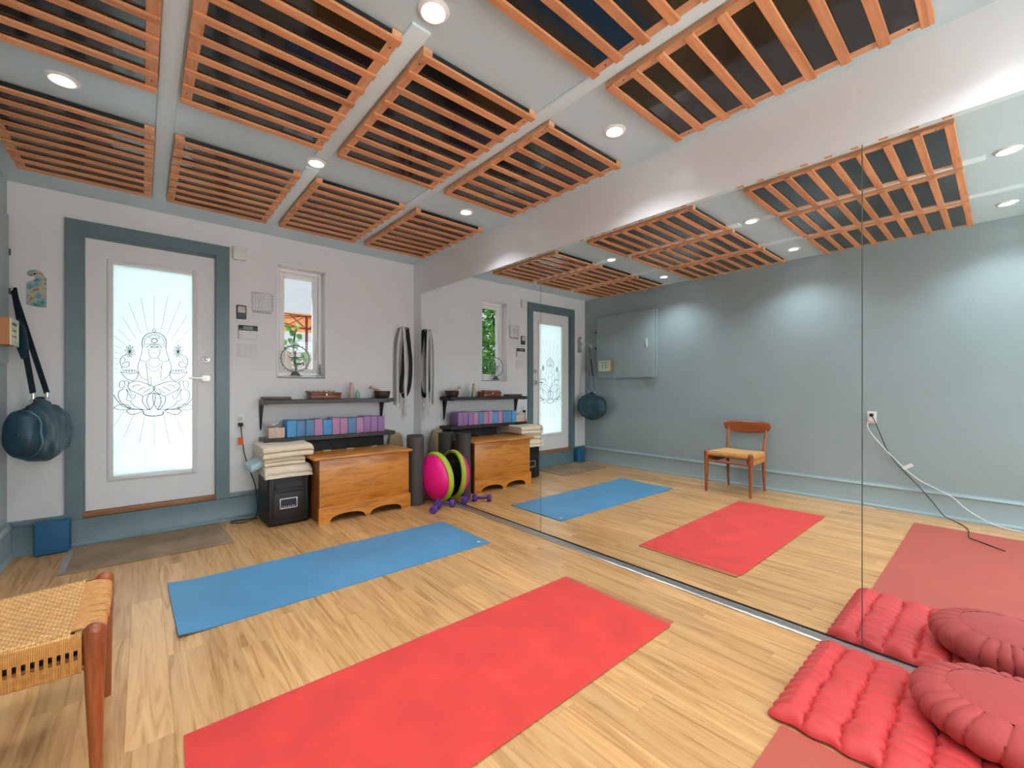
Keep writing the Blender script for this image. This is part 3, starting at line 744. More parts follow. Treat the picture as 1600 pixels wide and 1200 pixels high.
# ================================================================== SHELVES
def shelf(label, zt, br_drop):
    o = thing('wall_shelf', label, 'shelf', (-.94, -.12, zt))
    part('board', rbox(-1.538, -.339, -.240, -.001, zt-.038, zt, .002, 1), 'shelf', o)
    for bx in (-1.525, -.395):
        part('bracket', join(gbox(bx-.014, bx+.014, -.215, -.002, zt-.044, zt-.0385),
             ([(bx-.014, -.060, zt-.044), (bx+.014, -.060, zt-.044), (bx+.014, -.002, zt-.044), (bx-.014, -.002, zt-.044), (bx-.005, -.010, zt-br_drop), (bx+.005, -.010, zt-br_drop), (bx+.005, -.002, zt-br_drop), (bx-.005, -.002, zt-br_drop)],
              [(0, 1, 2, 3), (7, 6, 5, 4), (0, 4, 5, 1), (1, 5, 6, 2), (2, 6, 7, 3), (3, 7, 4, 0)])), 'iron', o, 'black iron bracket', False)
    return o
shelf('upper dark wood wall shelf below the window, holding small boxes', 1.042, .275)
shelf('lower dark wood wall shelf holding the yoga blocks', .704, .15)
edges = [-1.360, -1.280, -1.205, -1.130, -1.053, -.970, -.898, -.822, -.744, -.670, -.595, -.521, -.448]
bl = [('foam_blue', .150, 'bright blue foam yoga block at the left end of the row'), ('foam_slate', .147, 'slate blue foam yoga block, second from the left end'),
      ('foam_slate', .147, 'slate blue foam yoga block, third from the left end'), ('foam_mauve', .152, 'mauve yoga block between slate blue and bright blue blocks'),
      ('foam_blue', .142, 'bright blue yoga block between two mauve blocks'), ('foam_mauve', .158, 'mauve yoga block just right of the second bright blue block'),
      ('foam_mauve', .152, 'mauve yoga block just left of the last blue block'), ('foam_slate', .150, 'slate blue yoga block among the purple ones, farthest right blue'),
      ('foam_mauve', .150, 'pinkish mauve yoga block just right of the last blue block'), ('foam_purple', .160, 'purple foam yoga block, third from the right end'),
      ('foam_purple', .157, 'purple foam yoga block, second from the right end'), ('foam_purple', .153, 'purple foam yoga block at the right end of the row')]
for i, (m, h, lb) in enumerate(bl):
    xa, xb = edges[i]+.0015, edges[i+1]-.0015
    yf = -.226+R.uniform(-.006, .004)
    solo('yoga_block', rbox(xa, xb, yf, -.062, .7045, .7045+h, .006, 2), m, lb, 'yoga block', ((xa+xb)/2, -.14, .7045), 'yoga blocks on the lower shelf')
# tissue box
o = thing('tissue_box', 'peach patterned tissue box with white tissue on the lower shelf', 'tissue box', (-1.435, -.14, .7045))
part('carton', rbox(-1.500, -1.370, -.205, -.075, .7045, .795, .003, 1), 'tissue_box', o)
def tis(u, v):
    a = 2*pi*u; rr = .008+.042*v
    return (-1.445+rr*math.cos(a)*(1+.3*math.sin(3*a))-.015*v, -.14+rr*math.sin(a)*.8, .795+.045*v*(.75+.35*math.sin(2*a+.5)+.2*math.sin(5*a)))
part('tissue', gsheet(tis, 40, 8), 'tissue', o)
# upper shelf things
zt = 1.0422
solo('wooden_board', rbox(-1.530, -1.305, -.150, -.030, zt, zt+.024, .003, 1), 'walnut_board', 'flat reddish wooden case at the left end of the upper shelf', 'box', (-1.42, -.09, zt))
o = thing('wooden_box', 'small cherry wood box with clasp on the upper shelf', 'box', (-1.00, -.115, zt))
part('body', rbox(-1.142, -.868, -.175, -.045, zt, zt+.040, .003), 'cherry', o)
part('lid', rbox(-1.146, -.864, -.178, -.042, zt+.041, zt+.062, .005), 'cherry', o)
part('clasp', rbox(-1.012, -.998, -.182, -.176, zt+.030, zt+.052, .002), 'brass', o, 'pale clasp')
o = thing('incense_holder', 'patterned red wooden tray lying on top of the cherry box', 'tray', (-1.03, -.09, zt+.0625))
part('tray', rbox(-1.165, -.915, -.125, -.055, zt+.0625, zt+.078, .003), 'cherry', o)
for k in range(5): part('inlay', rbox(-1.150+k*.047, -1.118+k*.047, -.1262, -.1245, zt+.066, zt+.075, .0005, 1), 'peach', o)
o = thing('spray_bottle', 'tall slim peach bottle on the upper shelf', 'bottle', (-.752, -.12, zt))
part('body', glathe([(.0, 0), (.022, 0), (.024, .004), (.024, .108), (.020, .118)], 24, (-.752, -.12, zt)), 'peach', o)
part('cap', glathe([(.020, .119), (.0175, .122), (.0165, .155), (.010, .162), (.0, .163)], 24, (-.752, -.12, zt)), 'peach', o)
o = thing('small_bottle', 'small mint green bottle beside the peach bottle', 'bottle', (-.690, -.13, zt))
part('body', tf(glathe([(.0, 0), (.020, 0), (.022, .004), (.022, .05), (.017, .066), (.009, .072)], 20), Matrix.Translation((-.690, -.13, zt)) @ Matrix.Diagonal((1, .6, 1, 1))), 'mint', o)
part('cap', glathe([(.009, .0722), (.009, .088), (.006, .092), (.0, .092)], 16, (-.690, -.13, zt)), 'plastic', o)
o = thing('mortar', 'dark wooden mortar bowl at the right end of the upper shelf', 'bowl', (-.432, -.125, zt))
part('bowl', glathe([(.0, 0), (.064, 0), (.070, .004), (.080, .035), (.085, .070), (.086, .074), (.078, .074), (.072, .040), (.058, .016), (.0, .012)], 40, (-.432, -.125, zt), cap=False), 'walnut', o)
o = solo('pestle', gtube(smooth_path([(-.405, -.125, zt+.030), (-.46, -.12, zt+.072), (-.51, -.115, zt+.094), (-.535, -.113, zt+.106), (-.555, -.111, zt+.116)], 5), [.020]*2+[.019]*3+[.015]*5+[.011]*6+[.014]*2+[.018]*2+[.012], 14), 'maple',
     'pale wooden pestle resting in the mortar bowl', 'pestle', (-.47, -.12, zt+.02))

# ================================================================== CORNER: rolls, trainer, dumbbells, cushion
def roll(label, x, y, r0, h, turns, rotz, seed):
    o = thing('rolled_mat', label, 'yoga mat', (x, y, .001))
    # spiral wall
    t = .0065; inner, outer = [], []
    n = int(turns*28); ri = r0-turns*t*1.15
    for i in range(n+1):
        a = 2*pi*i/28+rotz; rr = ri+(r0-ri)*i/n
        inner.append((rr-t*.46, a)); outer.append((rr+t*.46, a))
    loop = outer+inner[::-1]
    rings = [[(x+q*math.cos(a), y+q*math.sin(a), z) for q, a in loop] for z in (.001, h)]
    V = [p for r_ in rings for p in r_]; m = len(loop); F = [(i, (i+1) % m, m+(i+1) % m, m+i) for i in range(m)]
    for k in (0, m):
        for i in range(n): F.append((k+i, k+i+1, k+m-2-i, k+m-1-i))
    part('sheet', (V, F), 'roll', o, None, True, .9)
    return o
roll('charcoal rolled yoga mat standing between the chest and the pink trainer', -.285, -.578, .084, .662, 4, 2.6, 1)
roll('charcoal rolled yoga mat standing nearer the corner behind the trainer', -.190, -.385, .084, .660, 4, .4, 2)
def cush(u, v):
    a = 2*pi*u; ph = pi*(v-.5)
    def se(c, e): return math.copysign(abs(c)**e, c)
    return (-.262+.088*se(math.cos(ph), .45)*se(math.cos(a), .7), -.080+.050*se(math.cos(ph), .45)*se(math.sin(a), .7), .337+.335*se(math.sin(ph), .55))
solo('bolster', gsheet(cush, 32, 24), 'tan_cloth', 'tan cotton bolster standing upright in the corner behind the rolls', 'bolster', (-.262, -.080, 0))
# balance trainer: dome, rim, base; flat side faces the mirror
tn = math.radians(5); tc_ = Vector((-.088, -.66, .256))
Mt = Matrix.Translation(tc_) @ Matrix.Rotation(math.radians(4), 4, 'Z') @ Matrix.Rotation(pi/2-tn, 4, 'Y')       # local +z -> +x (towards the mirror)
o = thing('balance_trainer', 'hot pink half ball balance trainer with lime rim leaning near the mirror', 'balance trainer', (tc_.x, tc_.y, 0))
part('dome', tf(glathe([(.226*math.cos(a), -.028-.118*math.sin(a)) for a in [pi/2*i/14 for i in range(14)]]+[(.0005, -.146)], 56, cap=False), Mt), 'pink', o, 'inflated hot pink dome')
part('rim', tf(glathe([(.226, -.030), (.240, -.030), (.250, -.018), (.252, .000), (.250, .018), (.244, .025), (.228, .025), (.221, .018), (.218, .004)], 56, cap=False), Mt), 'lime', o, 'lime green rim')
part('rim_groove', tf(glathe([(.2515, -.008), (.2535, -.003), (.2535, .003), (.2515, .008)], 56, cap=False), Mt), 'lime', o)
bs = part('base', tf(glathe([(.0005, .012), (.10, .010), (.19, .008), (.220, .010)], 56, cap=False), Mt), 'black_vinyl', o, 'black flat base')
part('valve', tf(glathe([(.0, .018), (.012, .018), (.014, .012), (.014, .010)], 14, cap=False), Mt), 'plastic_grey', bs)
for k in range(6):
    a = k*pi/3+.3; part('stud', tf(glathe([(.0, .016), (.005, .015), (.006, .010)], 8, cap=False), Mt @ Matrix.Translation((.14*math.cos(a), .14*math.sin(a), 0))), 'plastic_grey', bs)
def dumbbell(label, c, rotz):
    o = thing('dumbbell', label, 'dumbbell', c)
    m = Matrix.Translation(c) @ Matrix.Rotation(rotz, 4, 'Z') @ Matrix.Rotation(pi/2, 4, 'Y')
    m = m @ Matrix.Translation((-.036, 0, 0))
    part('handle', tf(glathe([(.0125, -.055), (.0145, -.02), (.0148, 0), (.0145, .02), (.0125, .055)], 16), m), 'purple', o)
    for s in (-1, 1):
        part('head', tf(glathe([(.010, s*.048), (.030, s*.050), (.037, s*.057), (.0385, s*.070), (.037, s*.088), (.030, s*.095), (.012, s*.097), (.0, s*.097)], 8, cap=False), m @ Matrix.Rotation(pi/8, 4, 'Z')), 'purple', o)
    return o
dumbbell('purple dumbbell lying parallel to the door wall beside the trainer', (-.122, -.858, .0005), -.80)
dumbbell('purple dumbbell pointing at the viewer in front of the other', (-.268, -.932, .0005), .75)

# ================================================================== STRAPS
o = thing('hook_rail', 'small wall hook holding the hanging straps', 'hook', (-.145, 0, 1.80))
part('plate', rbox(-.185, -.095, -.008, 0, 1.775, 1.815, .003), 'plastic', o)
for x in (-.172, -.112): part('hook', gtube(smooth_path([(x, -.006, 1.80), (x, -.035, 1.795), (x, -.050, 1.800), (x, -.056, 1.818)], 5), .005, 8), 'plastic', o)
def ribbon(path, w, t, n=6):
    """flat webbing: path of points, width along x, thin along the path normal"""
    P = smooth_path(path, n); rings = []
    for i, p in enumerate(P):
        d = (P[min(i+1, len(P)-1)]-P[max(i-1, 0)]).normalized(); xx = Vector((1, 0, 0)); xx = (xx-d*xx.dot(d)).normalized(); nn = d.cross(xx)
        rings.append([p+xx*w/2+nn*t/2, p-xx*w/2+nn*t/2, p-xx*w/2-nn*t/2, p+xx*w/2-nn*t/2])
    return gloft(rings)
def hanging(name, label, m, xt, loops, w=.038):
    o = thing(name, label, 'strap', (xt, -.04, 1.78))
    for lp in loops: part('webbing', ribbon(lp, w, .003), m, o)
    return o
s1 = hanging('yoga_strap', 'black webbing strap looped over the hook in the corner', 'black_web', -.118,
   [[(-.150, -.030, 1.10), (-.170, -.034, 1.14), (-.152, -.040, 1.35), (-.140, -.045, 1.60), (-.125, -.050, 1.79), (-.112, -.046, 1.803), (-.098, -.042, 1.79), (-.075, -.038, 1.62), (-.055, -.034, 1.45), (-.058, -.030, 1.25), (-.080, -.026, 1.12), (-.125, -.024, 1.055), (-.150, -.030, 1.09)]], .042)
s2 = hanging('yoga_strap', 'white webbing strap hanging lowest over the hook', 'white_web', -.150,
   [[(-.205, -.022, .98), (-.212, -.028, 1.3), (-.205, -.036, 1.6), (-.180, -.050, 1.795), (-.166, -.056, 1.808), (-.150, -.062, 1.79), (-.138, -.066, 1.55), (-.134, -.070, 1.2), (-.138, -.070, .90), (-.138, -.068, .845)]], .030)
part('end_tab', rbox(-.156, -.120, -.074, -.066, .838, .868, .003), 'white_web', s2)
for (bx, bz) in ((-.165, 1.00), (-.105, .955)):
    part('buckle', frame_xz(bx-.020, bx+.020, bz-.016, bz+.016, .006, -.068, -.060, .002), 'chrome', s2, 'metal buckle')
s3 = hanging('yoga_strap', 'grey webbing strap at the back of the hanging bunch', 'grey_web', -.190,
   [[(-.238, -.012, .96), (-.240, -.016, 1.3), (-.232, -.022, 1.62), (-.200, -.034, 1.78), (-.190, -.036, 1.79), (-.182, -.030, 1.78), (-.180, -.018, 1.5), (-.185, -.014, 1.1), (-.185, -.014, .98)]], .022)
part('buckle', frame_xz(-.215, -.165, .935, .975, .006, -.018, -.010, .002), 'chrome', s3, 'metal buckle')

# ================================================================== SMALL THINGS ON THE DOOR WALL
o = thing('door_chime', 'small white plastic box on the wall above right of the door', 'chime', (-1.688, 0, 2.32))
part('case', rbox(-1.738, -1.634, -.034, 0, 2.264, 2.378, .006), 'plastic', o); part('cover', rbox(-1.728, -1.644, -.038, -.033, 2.274, 2.368, .003), 'plastic', o)
o = thing('thermostat', 'small black thermostat with pale screen right of the door', 'thermostat', (-1.673, 0, 1.81))
part('case', rbox(-1.710, -1.636, -.018, 0, 1.751, 1.872, .006), 'dark_plastic', o); part('screen', rbox(-1.701, -1.645, -.0195, -.0175, 1.806, 1.862, .002), 'lcd_pale', o, 'pale screen')
for k in (-1, 1): part('button', rbox(-1.673+k*.016-.008, -1.673+k*.016+.008, -.0195, -.0175, 1.765, 1.775, .001, 1), 'iron', o)
o = thing('alarm_keypad', 'white alarm keypad with dark display strip above the light switch', 'keypad', (-1.623, 0, 1.64))
part('case', rbox(-1.697, -1.549, -.024, 0, 1.578, 1.698, .006), 'plastic', o)
dsp = part('display_strip', rbox(-1.696, -1.550, -.0265, -.020, 1.652, 1.697, .003), 'dark_plastic', o, 'dark display strip'); part('lcd', rbox(-1.662, -1.588, -.0275, -.0260, 1.661, 1.690, .001, 1), 'lcd', dsp, 'green grey lcd')
part('button', tf(glathe([(.005, 0), (.005, .003)], 12), Matrix.Translation((-1.672, -.0238, 1.612)) @ Matrix.Rotation(pi/2, 4, 'X')), 'plastic_grey', o)
o = thing('light_switch', 'white three-gang light switch below the alarm keypad', 'switch', (-1.628, 0, 1.476))
part('cover_plate', rbox(-1.707, -1.549, -.007, 0, 1.419, 1.533, .004), 'plastic', o)
for k in (-1, 0, 1): part('rocker', rbox(-1.628+k*.046-.0165, -1.628+k*.046+.0165, -.0105, -.006, 1.443, 1.509, .003), 'plastic', o)
# framed wire wall art beside the window
o = thing('wall_art', 'pale square metal wall art with tree motif left of the window', 'wall art', (-1.51, 0, 1.92))
ax0, ax1, az0, az1 = -1.592, -1.436, 1.842, 2.008
part('plate', rbox(ax0+.010, ax1-.006, -.009, -.004, az0+.006, az1-.010, .001, 1), 'art_panel', o)
part('border', frame_xz(ax0, ax1, az0, az1, .006, -.014, -.004, .001), 'art_panel', o)
tree = [gtube(smooth_path(p, 4), .0022, 6) for p in ([(-1.540, -.012, 1.870), (-1.540, -.012, 1.915), (-1.553, -.012, 1.955)], [(-1.540, -.012, 1.905), (-1.528, -.012, 1.935), (-1.520, -.012, 1.955)], [(-1.548, -.012, 1.870), (-1.532, -.012, 1.870)])]
part('tree_motif', join(*tree), 'wire', o)
part('inner_frame', frame_xz(-1.566, -1.510, 1.865, 1.972, .003, -.013, -.009, .0008), 'wire', o)
for zz in (1.915, 1.940): part('rod', gbox(-1.506, -1.458, -.013, -.009, zz, zz+.003), 'wire', o, None, False)
for k in range(8): part('bead', rbox(ax0+.006+k*.019, ax0+.018+k*.019, -.014, -.004, az0-.022, az0-.004+.004*(k % 2), .002, 1), 'wire', o)
for k in range(7): part('bead', rbox(ax1+.002, ax1+.013, -.014, -.004, az0+.010+k*.021, az0+.022+k*.021, .002, 1), 'wire', o)
for k in range(3): part('bead', rbox(ax0+.016+k*.018, ax0+.028+k*.018, -.014, -.009, az1-.018, az1-.006, .002, 1), 'wire', o)
# hanging plaque left of the door
pl = []
for (x, z) in [(-2.920, 1.712), (-2.846, 1.706), (-2.838, 1.714), (-2.838, 1.905), (-2.846, 1.925), (-2.868, 1.955), (-2.895, 1.962), (-2.922, 1.950), (-2.930, 1.925), (-2.914, 1.915), (-2.895, 1.918), (-2.888, 1.900), (-2.905, 1.882), (-2.926, 1.872), (-2.930, 1.860), (-2.930, 1.722)]: pl.append((x, z))
bm = bmesh.new(); f = bm.faces.new([bm.verts.new((x, -.010, z)) for x, z in pl])
r = bmesh.ops.extrude_face_region(bm, geom=[f]); bmesh.ops.translate(bm, verts=[v for v in r['geom'] if isinstance(v, bmesh.types.BMVert)], vec=(0, .008, 0))
bmesh.ops.triangulate(bm, faces=[q for q in bm.faces if len(q.verts) > 4]); bm.verts.index_update()
g = [tuple(v.co) for v in bm.verts], [tuple(v.index for v in q.verts) for q in bm.faces]; bm.free()
o = thing('wall_plaque', 'painted bottle-shaped plaque on the white wall left of the door', 'plaque', (-2.884, 0, 1.83))
part('board', g, 'picture', o, None, False); part('nail', tf(glathe([(.006, 0), (.006, .016), (.0, .018)], 10, cap=False), Matrix.Translation((-2.894, 0, 1.932)) @ Matrix.Rotation(pi/2, 4, 'X')), 'iron', o)

# ================================================================== LEFT WALL: cabinet cover, control, bag, outlet
o = thing('electrical_cabinet', 'blue-grey painted cabinet door on the left wall above the bag', 'cabinet', (-W, -.76, 1.29))
py0, py1, pz0, pz1 = -1.275, -.262, 1.290, 2.250
part('box', gbox(-W+.001, -W+.030, py0, py1, pz0, pz1), 'teal_wall', o, None, False)
part('door', rbox(-W+.0305, -W+.050, py0+.03, py1-.004, pz0+.010, pz1-.012, .004), 'teal_wall', o)
lat = part('latch', rbox(-W+.050, -W+.060, -1.155, -1.115, 1.715, 1.840, .004), 'plastic_grey', o)
part('pull', rbox(-W+.060, -W+.068, -1.145, -1.125, 1.735, 1.80, .003), 'plastic_grey', lat)
for z in (2.008, 1.759): part('hinge', rbox(-W+.030, -W+.056, py1-.008, py1+.012, z-.02, z+.02, .003), 'iron', o)
o = thing('sauna_control', 'small wooden framed control box mounted on the grey cabinet door', 'control box', (-W+.05, -.45, 1.48))
part('case', join(gbox(-W+.0502, -W+.098, -.560, -.548, 1.402, 1.560), gbox(-W+.0502, -W+.098, -.362, -.350, 1.402, 1.560), gbox(-W+.0502, -W+.098, -.548, -.362, 1.402, 1.414), gbox(-W+.0502, -W+.098, -.548, -.362, 1.548, 1.560)), 'box_side', o, 'orange wood case', False)
part('face_frame', join(gbox(-W+.098, -W+.104, -.562, -.530, 1.400, 1.562), gbox(-W+.098, -W+.104, -.380, -.348, 1.400, 1.562), gbox(-W+.098, -W+.104, -.530, -.380, 1.400, 1.426), gbox(-W+.098, -W+.104, -.530, -.380, 1.536, 1.562)), 'pine_box', o, 'pale face frame', False)
scr = part('keypad_face', gbox(-W+.086, -W+.094, -.546, -.364, 1.416, 1.546), 'lcd', o, None, False)
for a in range(3):
    for b in range(3): part('key', gbox(-W+.094, -W+.097, -.520+b*.052, -.482+b*.052, 1.428+a*.036, 1.452+a*.036), 'plastic', scr, None, False)
# duffel bag hanging from a hook in the corner
o = thing('coat_hook', 'white wall hook in the corner holding the bag strap', 'hook', (-W, -.130, 1.80))
part('plate', rbox(-W, -W+.008, -.148, -.112, 1.785, 1.845, .003), 'plastic', o); part('hook', gtube(smooth_path([(-W+.006, -.13, 1.80), (-W+.03, -.13, 1.785), (-W+.045, -.13, 1.795), (-W+.048, -.13, 1.815)], 5), .006, 8), 'plastic', o)
bagr = thing('duffel_bag', 'dark teal duffel bag hanging by its strap left of the door', 'bag', (-2.82, -.30, .69))
A_, B_ = Vector((-2.782, -.140, .876)), Vector((-2.905, -.480, .866)); ax = (B_-A_); L_ = ax.length; axn = ax.normalized(); sd = Vector((axn.y, -axn.x, 0)).normalized()
def bag(u, v):
    s = -.20+1.40*v; a = 2*pi*u
    e = max(0, 1-abs(v-.5)*2)**.26
    e = max(e, .02)
    hw = .112*e*(1+.05*math.sin(9*v)); hh = .186*e**.85
    cxx, sz = math.cos(a), math.sin(a)
    sq = lambda q, p: math.copysign(abs(q)**p, q)
    zz = sq(sz, .62)*hh
    if sz > 0: zz += .05*max(0, 1-abs(cxx)*1.6)*math.exp(-((v-.48)/.20)**2)     # pulled up under the strap
    xx = sq(cxx, .7)*hw*(1-.25*max(0, sz))
    p = A_+ax*s*.86+sd*xx+Vector((0, 0, zz))
    nn = .016*noise.noise(Vector((p.x*9, p.y*9, p.z*9)))+.010*noise.noise(Vector((p.x*22+4, p.y*22, p.z*12)))
    p = p+sd*nn*(1 if cxx > 0 else -1)*.9+Vector((0, 0, nn*.4-.02*math.sin(pi*v)))
    p.x = max(p.x, -W+.012); p.y = min(p.y, -.026); return p
part('body', gsheet(bag, 64, 64), 'nylon', bagr, 'dark teal nylon body')
def bseam(v, wdt=.006):
    return gtube([Vector(bag(i/48, v)) for i in range(48)], wdt, 6, closed=True)
part('end_piping', bseam(.17), 'nylon_light', bagr); part('end_piping', bseam(.85), 'nylon_light', bagr)
ztop = [Vector(bag(.25+.02*math.sin(k), .12+.76*k/30))+Vector((0, 0, .004)) for k in range(31)]
part('zipper', gtube(ztop, .006, 6), 'web', bagr)
hk = Vector((-W+.044, -.13, 1.797))
r1 = Vector(bag(.27, .40)); r2 = Vector(bag(.23, .60))
def strap(p, q, w, side, bow=.0):
    P = smooth_path([p, p.lerp(q, .33)+side*bow, p.lerp(q, .7)+side*bow*.6, q], 8); rings = []
    for i, c in enumerate(P):
        d = (P[min(i+1, len(P)-1)]-P[max(i-1, 0)]).normalized(); xx = (side-d*side.dot(d)).normalized(); nn = d.cross(xx)
        rings.append([c+xx*w/2+nn*.002, c-xx*w/2+nn*.002, c-xx*w/2-nn*.002, c+xx*w/2-nn*.002])
    return gloft(rings)
side = Vector((.80, -.60, 0)).normalized()
part('shoulder_strap', join(strap(hk+Vector((.0, .0, .004)), r1+Vector((0, 0, .05)), .034, side)), 'web', bagr, 'navy shoulder strap')
part('shoulder_strap', join(strap(hk+Vector((.006, -.004, .004)), r2+Vector((0, 0, .06)), .036, side)), 'web', bagr, 'navy shoulder strap')
pq, pz = hk.lerp(r2, .28), hk.lerp(r2, .62)
padg = [] 
PP = [pq.lerp(pz, i/10) for i in range(11)]
rings = []
for i, c in enumerate(PP):
    w = .032*(math.sin(pi*min(max(i/10, .05), .95))**.4)+.006; d = (pz-pq).normalized(); xx = (side-d*side.dot(d)).normalized(); nn = d.cross(xx)
    rings.append([c+xx*w*math.cos(a)+nn*.012*math.sin(a) for a in [2*pi*k/14 for k in range(14)]])
part('shoulder_pad', gloft(rings), 'nylon', bagr, 'dark padded strap sleeve')
for rr in (r1, r2):
    part('strap_clip', gtube([rr+Vector((0, 0, .055)), rr+Vector((0, 0, .02))], .006, 8), 'chrome', bagr, 'metal strap clip')
    part('strap_ring', gtube([rr+Vector((.020*math.cos(a)*side.x, .020*math.cos(a)*side.y, .006+.014*math.sin(a))) for a in [2*pi*k/16 for k in range(16)]], .003, 6, closed=True), 'chrome', bagr, 'metal ring')
endp = Vector(bag(.02, .06))
part('side_handle', gtube(smooth_path([endp+Vector((-.02, -.03, .06)), endp+Vector((.055, -.035, .03)), endp+Vector((.075, -.035, -.01)), endp+Vector((.04, -.03, -.035)), endp+Vector((-.01, -.03, -.03))], 6), .011, 8, sx=.4), 'web', bagr, 'webbing end handle')
# outlet and cords on the left wall
outlet('wall_outlet', 'white outlet on the blue-grey wall, seen in the mirror', (-W, -3.553, .862), 'x')
o = thing('power_cord', 'white cord with a paper tag hanging from the blue-grey wall outlet', 'cord', (-W+.02, -3.9, 0))
part('plug', rbox(-W+.0095, -W+.035, -3.575, -3.530, .818, .856, .006), 'plastic', o)
part('cord', gtube(smooth_path([(-W+.03, -3.535, .822), (-W+.034, -3.525, .78), (-W+.034, -3.56, .70), (-W+.034, -3.66, .56), (-W+.032, -3.77, .43), (-W+.034, -3.88, .32), (-W+.044, -4.0, .255), (-W+.050, -4.10, .20), (-W+.055, -4.19, .11), (-W+.06, -4.32, .03), (-W+.08, -4.45, .006), (-W+.10, -4.7, .006)], 8), .0042, 8), 'plastic', o)
part('paper_tag', tf(rbox(-.040, .040, -.001, .001, -.016, .016, .0008, 1), Matrix.Translation((-W+.045, -3.815, .425)) @ Matrix.Rotation(pi/2, 4, 'Z') @ Matrix.Rotation(.6, 4, 'Y')), 'plastic', o, 'white paper tag')
o = thing('power_cord', 'thin black cord hanging from the blue-grey wall outlet', 'cord', (-W+.02, -4.0, 0))
part('plug', rbox(-W+.0095, -W+.03, -3.568, -3.538, .870, .900, .006), 'rubber_cord', o)
part('cord', gtube(smooth_path([(-W+.028, -3.556, .884), (-W+.040, -3.58, .83), (-W+.028, -3.62, .70), (-W+.022, -3.66, .58), (-W+.020, -3.72, .46), (-W+.024, -3.80, .36), (-W+.044, -3.90, .24), (-W+.046, -3.98, .13), (-W+.060, -4.05, .03), (-W+.10, -4.12, .006), (-W+.30, -4.20, .006), (-W+.60, -4.22, .012), (-2.36, -4.26, .011), (-2.2, -4.4, .011)], 8), .0034, 8), 'rubber_cord', o)

# ================================================================== CHAIR (faces the mirror)
ch = thing('dining_chair', 'teak dining chair with woven paper cord seat against the blue-grey wall', 'chair', (-2.66, -2.45, 0))
FX, RX = -2.437, -2.880                      # front and rear leg lines at the floor
FY0, FY1 = -2.672, -2.213; RY0, RY1 = -2.648, -2.262
SZ = .442
def leg(pts, rs, n=6, seg=18):
    P = smooth_path(pts, n); R_ = []
    for i in range(len(P)):
        t = i/(len(P)-1)*(len(rs)-1); k = min(int(t), len(rs)-2); R_.append(rs[k]+(rs[k+1]-rs[k])*(t-k))
    return gtube(P, R_, seg)
for y in (FY0, FY1):
    part('leg', leg([(FX+.004, y, 0), (FX+.002, y, .12), (FX, y, .26), (FX, y, .36), (FX-.001, y, .42), (FX-.001, y, .445), (FX-.001, y, .460)], [.0130, .0165, .0205, .0240, .0260, .0250, .012]), 'teak', ch)
for y, s in ((RY0, 1), (RY1, -1)):
    part('leg', leg([(RX-.022, y, 0), (RX-.006, y, .14), (RX+.002, y, .30), (RX+.002, y, .42), (RX-.012, y-s*.004, .54), (RX-.036, y-s*.008, .64), (RX-.056, y-s*.012, .715)], [.0115, .0145, .0185, .020, .0165, .0145, .012]), 'teak', ch, 'rear leg rising to the backrest')
def rail(p, q, r0, r1, seg=12):
    P = [Vector(p).lerp(Vector(q), i/8) for i in range(9)]
    return gtube(P, [r0+(r1-r0)*math.sin(pi*i/8) for i in range(9)], seg, sx=1.0)
part('stretcher', rail((FX, FY0, .345), (FX, FY1, .345), .010, .0155), 'teak', ch); part('stretcher', rail((RX, RY0, .335), (RX, RY1, .335), .010, .0155), 'teak', ch)
part('seat_rail', rail((FX, FY0, .418), (FX, FY1, .418), .012, .014), 'teak', ch); part('seat_rail', rail((RX, RY0, .418), (RX, RY1, .418), .012, .014), 'teak', ch)
for ya, yb in ((FY0, RY0), (FY1, RY1)):
    part('seat_rail', rail((FX, ya, .422), (RX, yb, .420), .011, .012), 'teak', ch); part('seat_rail', rail((FX, ya, .345), (RX, yb, .345), .010, .011), 'teak', ch)
# woven seat top: over-under cord field, slightly dished
def yside(x, s):
    t = (x-RX)/(FX-RX); return (RY0+(FY0-RY0)*t) if s < 0 else (RY1+(FY1-RY1)*t)
sxa, sxb = RX+.004, FX-.050
NX, NY = 260, 300
def weave(u, v):
    x = sxa+(sxb-sxa)*u; ya, yb = yside(x, -1)-.012, yside(x, 1)+.012; y = ya+(yb-ya)*v
    px, py = x/.0195, y/.0150
    row = math.floor(py); ph = (px+.5*(row % 2)) % 1.0; fy = py % 1.0
    pit = max(0, 1-abs(ph-.30)/.30)**.15*max(0, 1-abs(fy-.16)/.17)**.2 if ph < .60 and fy < .33 else 0
    h = .0032*abs(math.sin(pi*fy)) if ph < .60 else .0022*abs(math.sin(pi*(ph-.60)/.40))+.0012
    fine = .0006*abs(math.sin(pi*x/.0049)); groove = -.022*pit
    dish = -.014*(math.sin(pi*v)**.8)*(.55+.45*math.sin(pi*min(1, u*1.05)))
    lip = -.010*max(0, 1-min(v, 1-v)/.035)**2
    return (x, y, SZ+.004+dish+lip+h+fine+groove)
part('seat_weave', gsheet(weave, NX, NY), 'cord', ch, 'woven tan paper cord seat', True, 1.2)
part('seat_underside', gsheet(lambda u, v: (weave(u, v)[0], weave(u, v)[1], SZ-.030-.012*math.sin(pi*v)), 12, 12), 'cord_dark', ch)
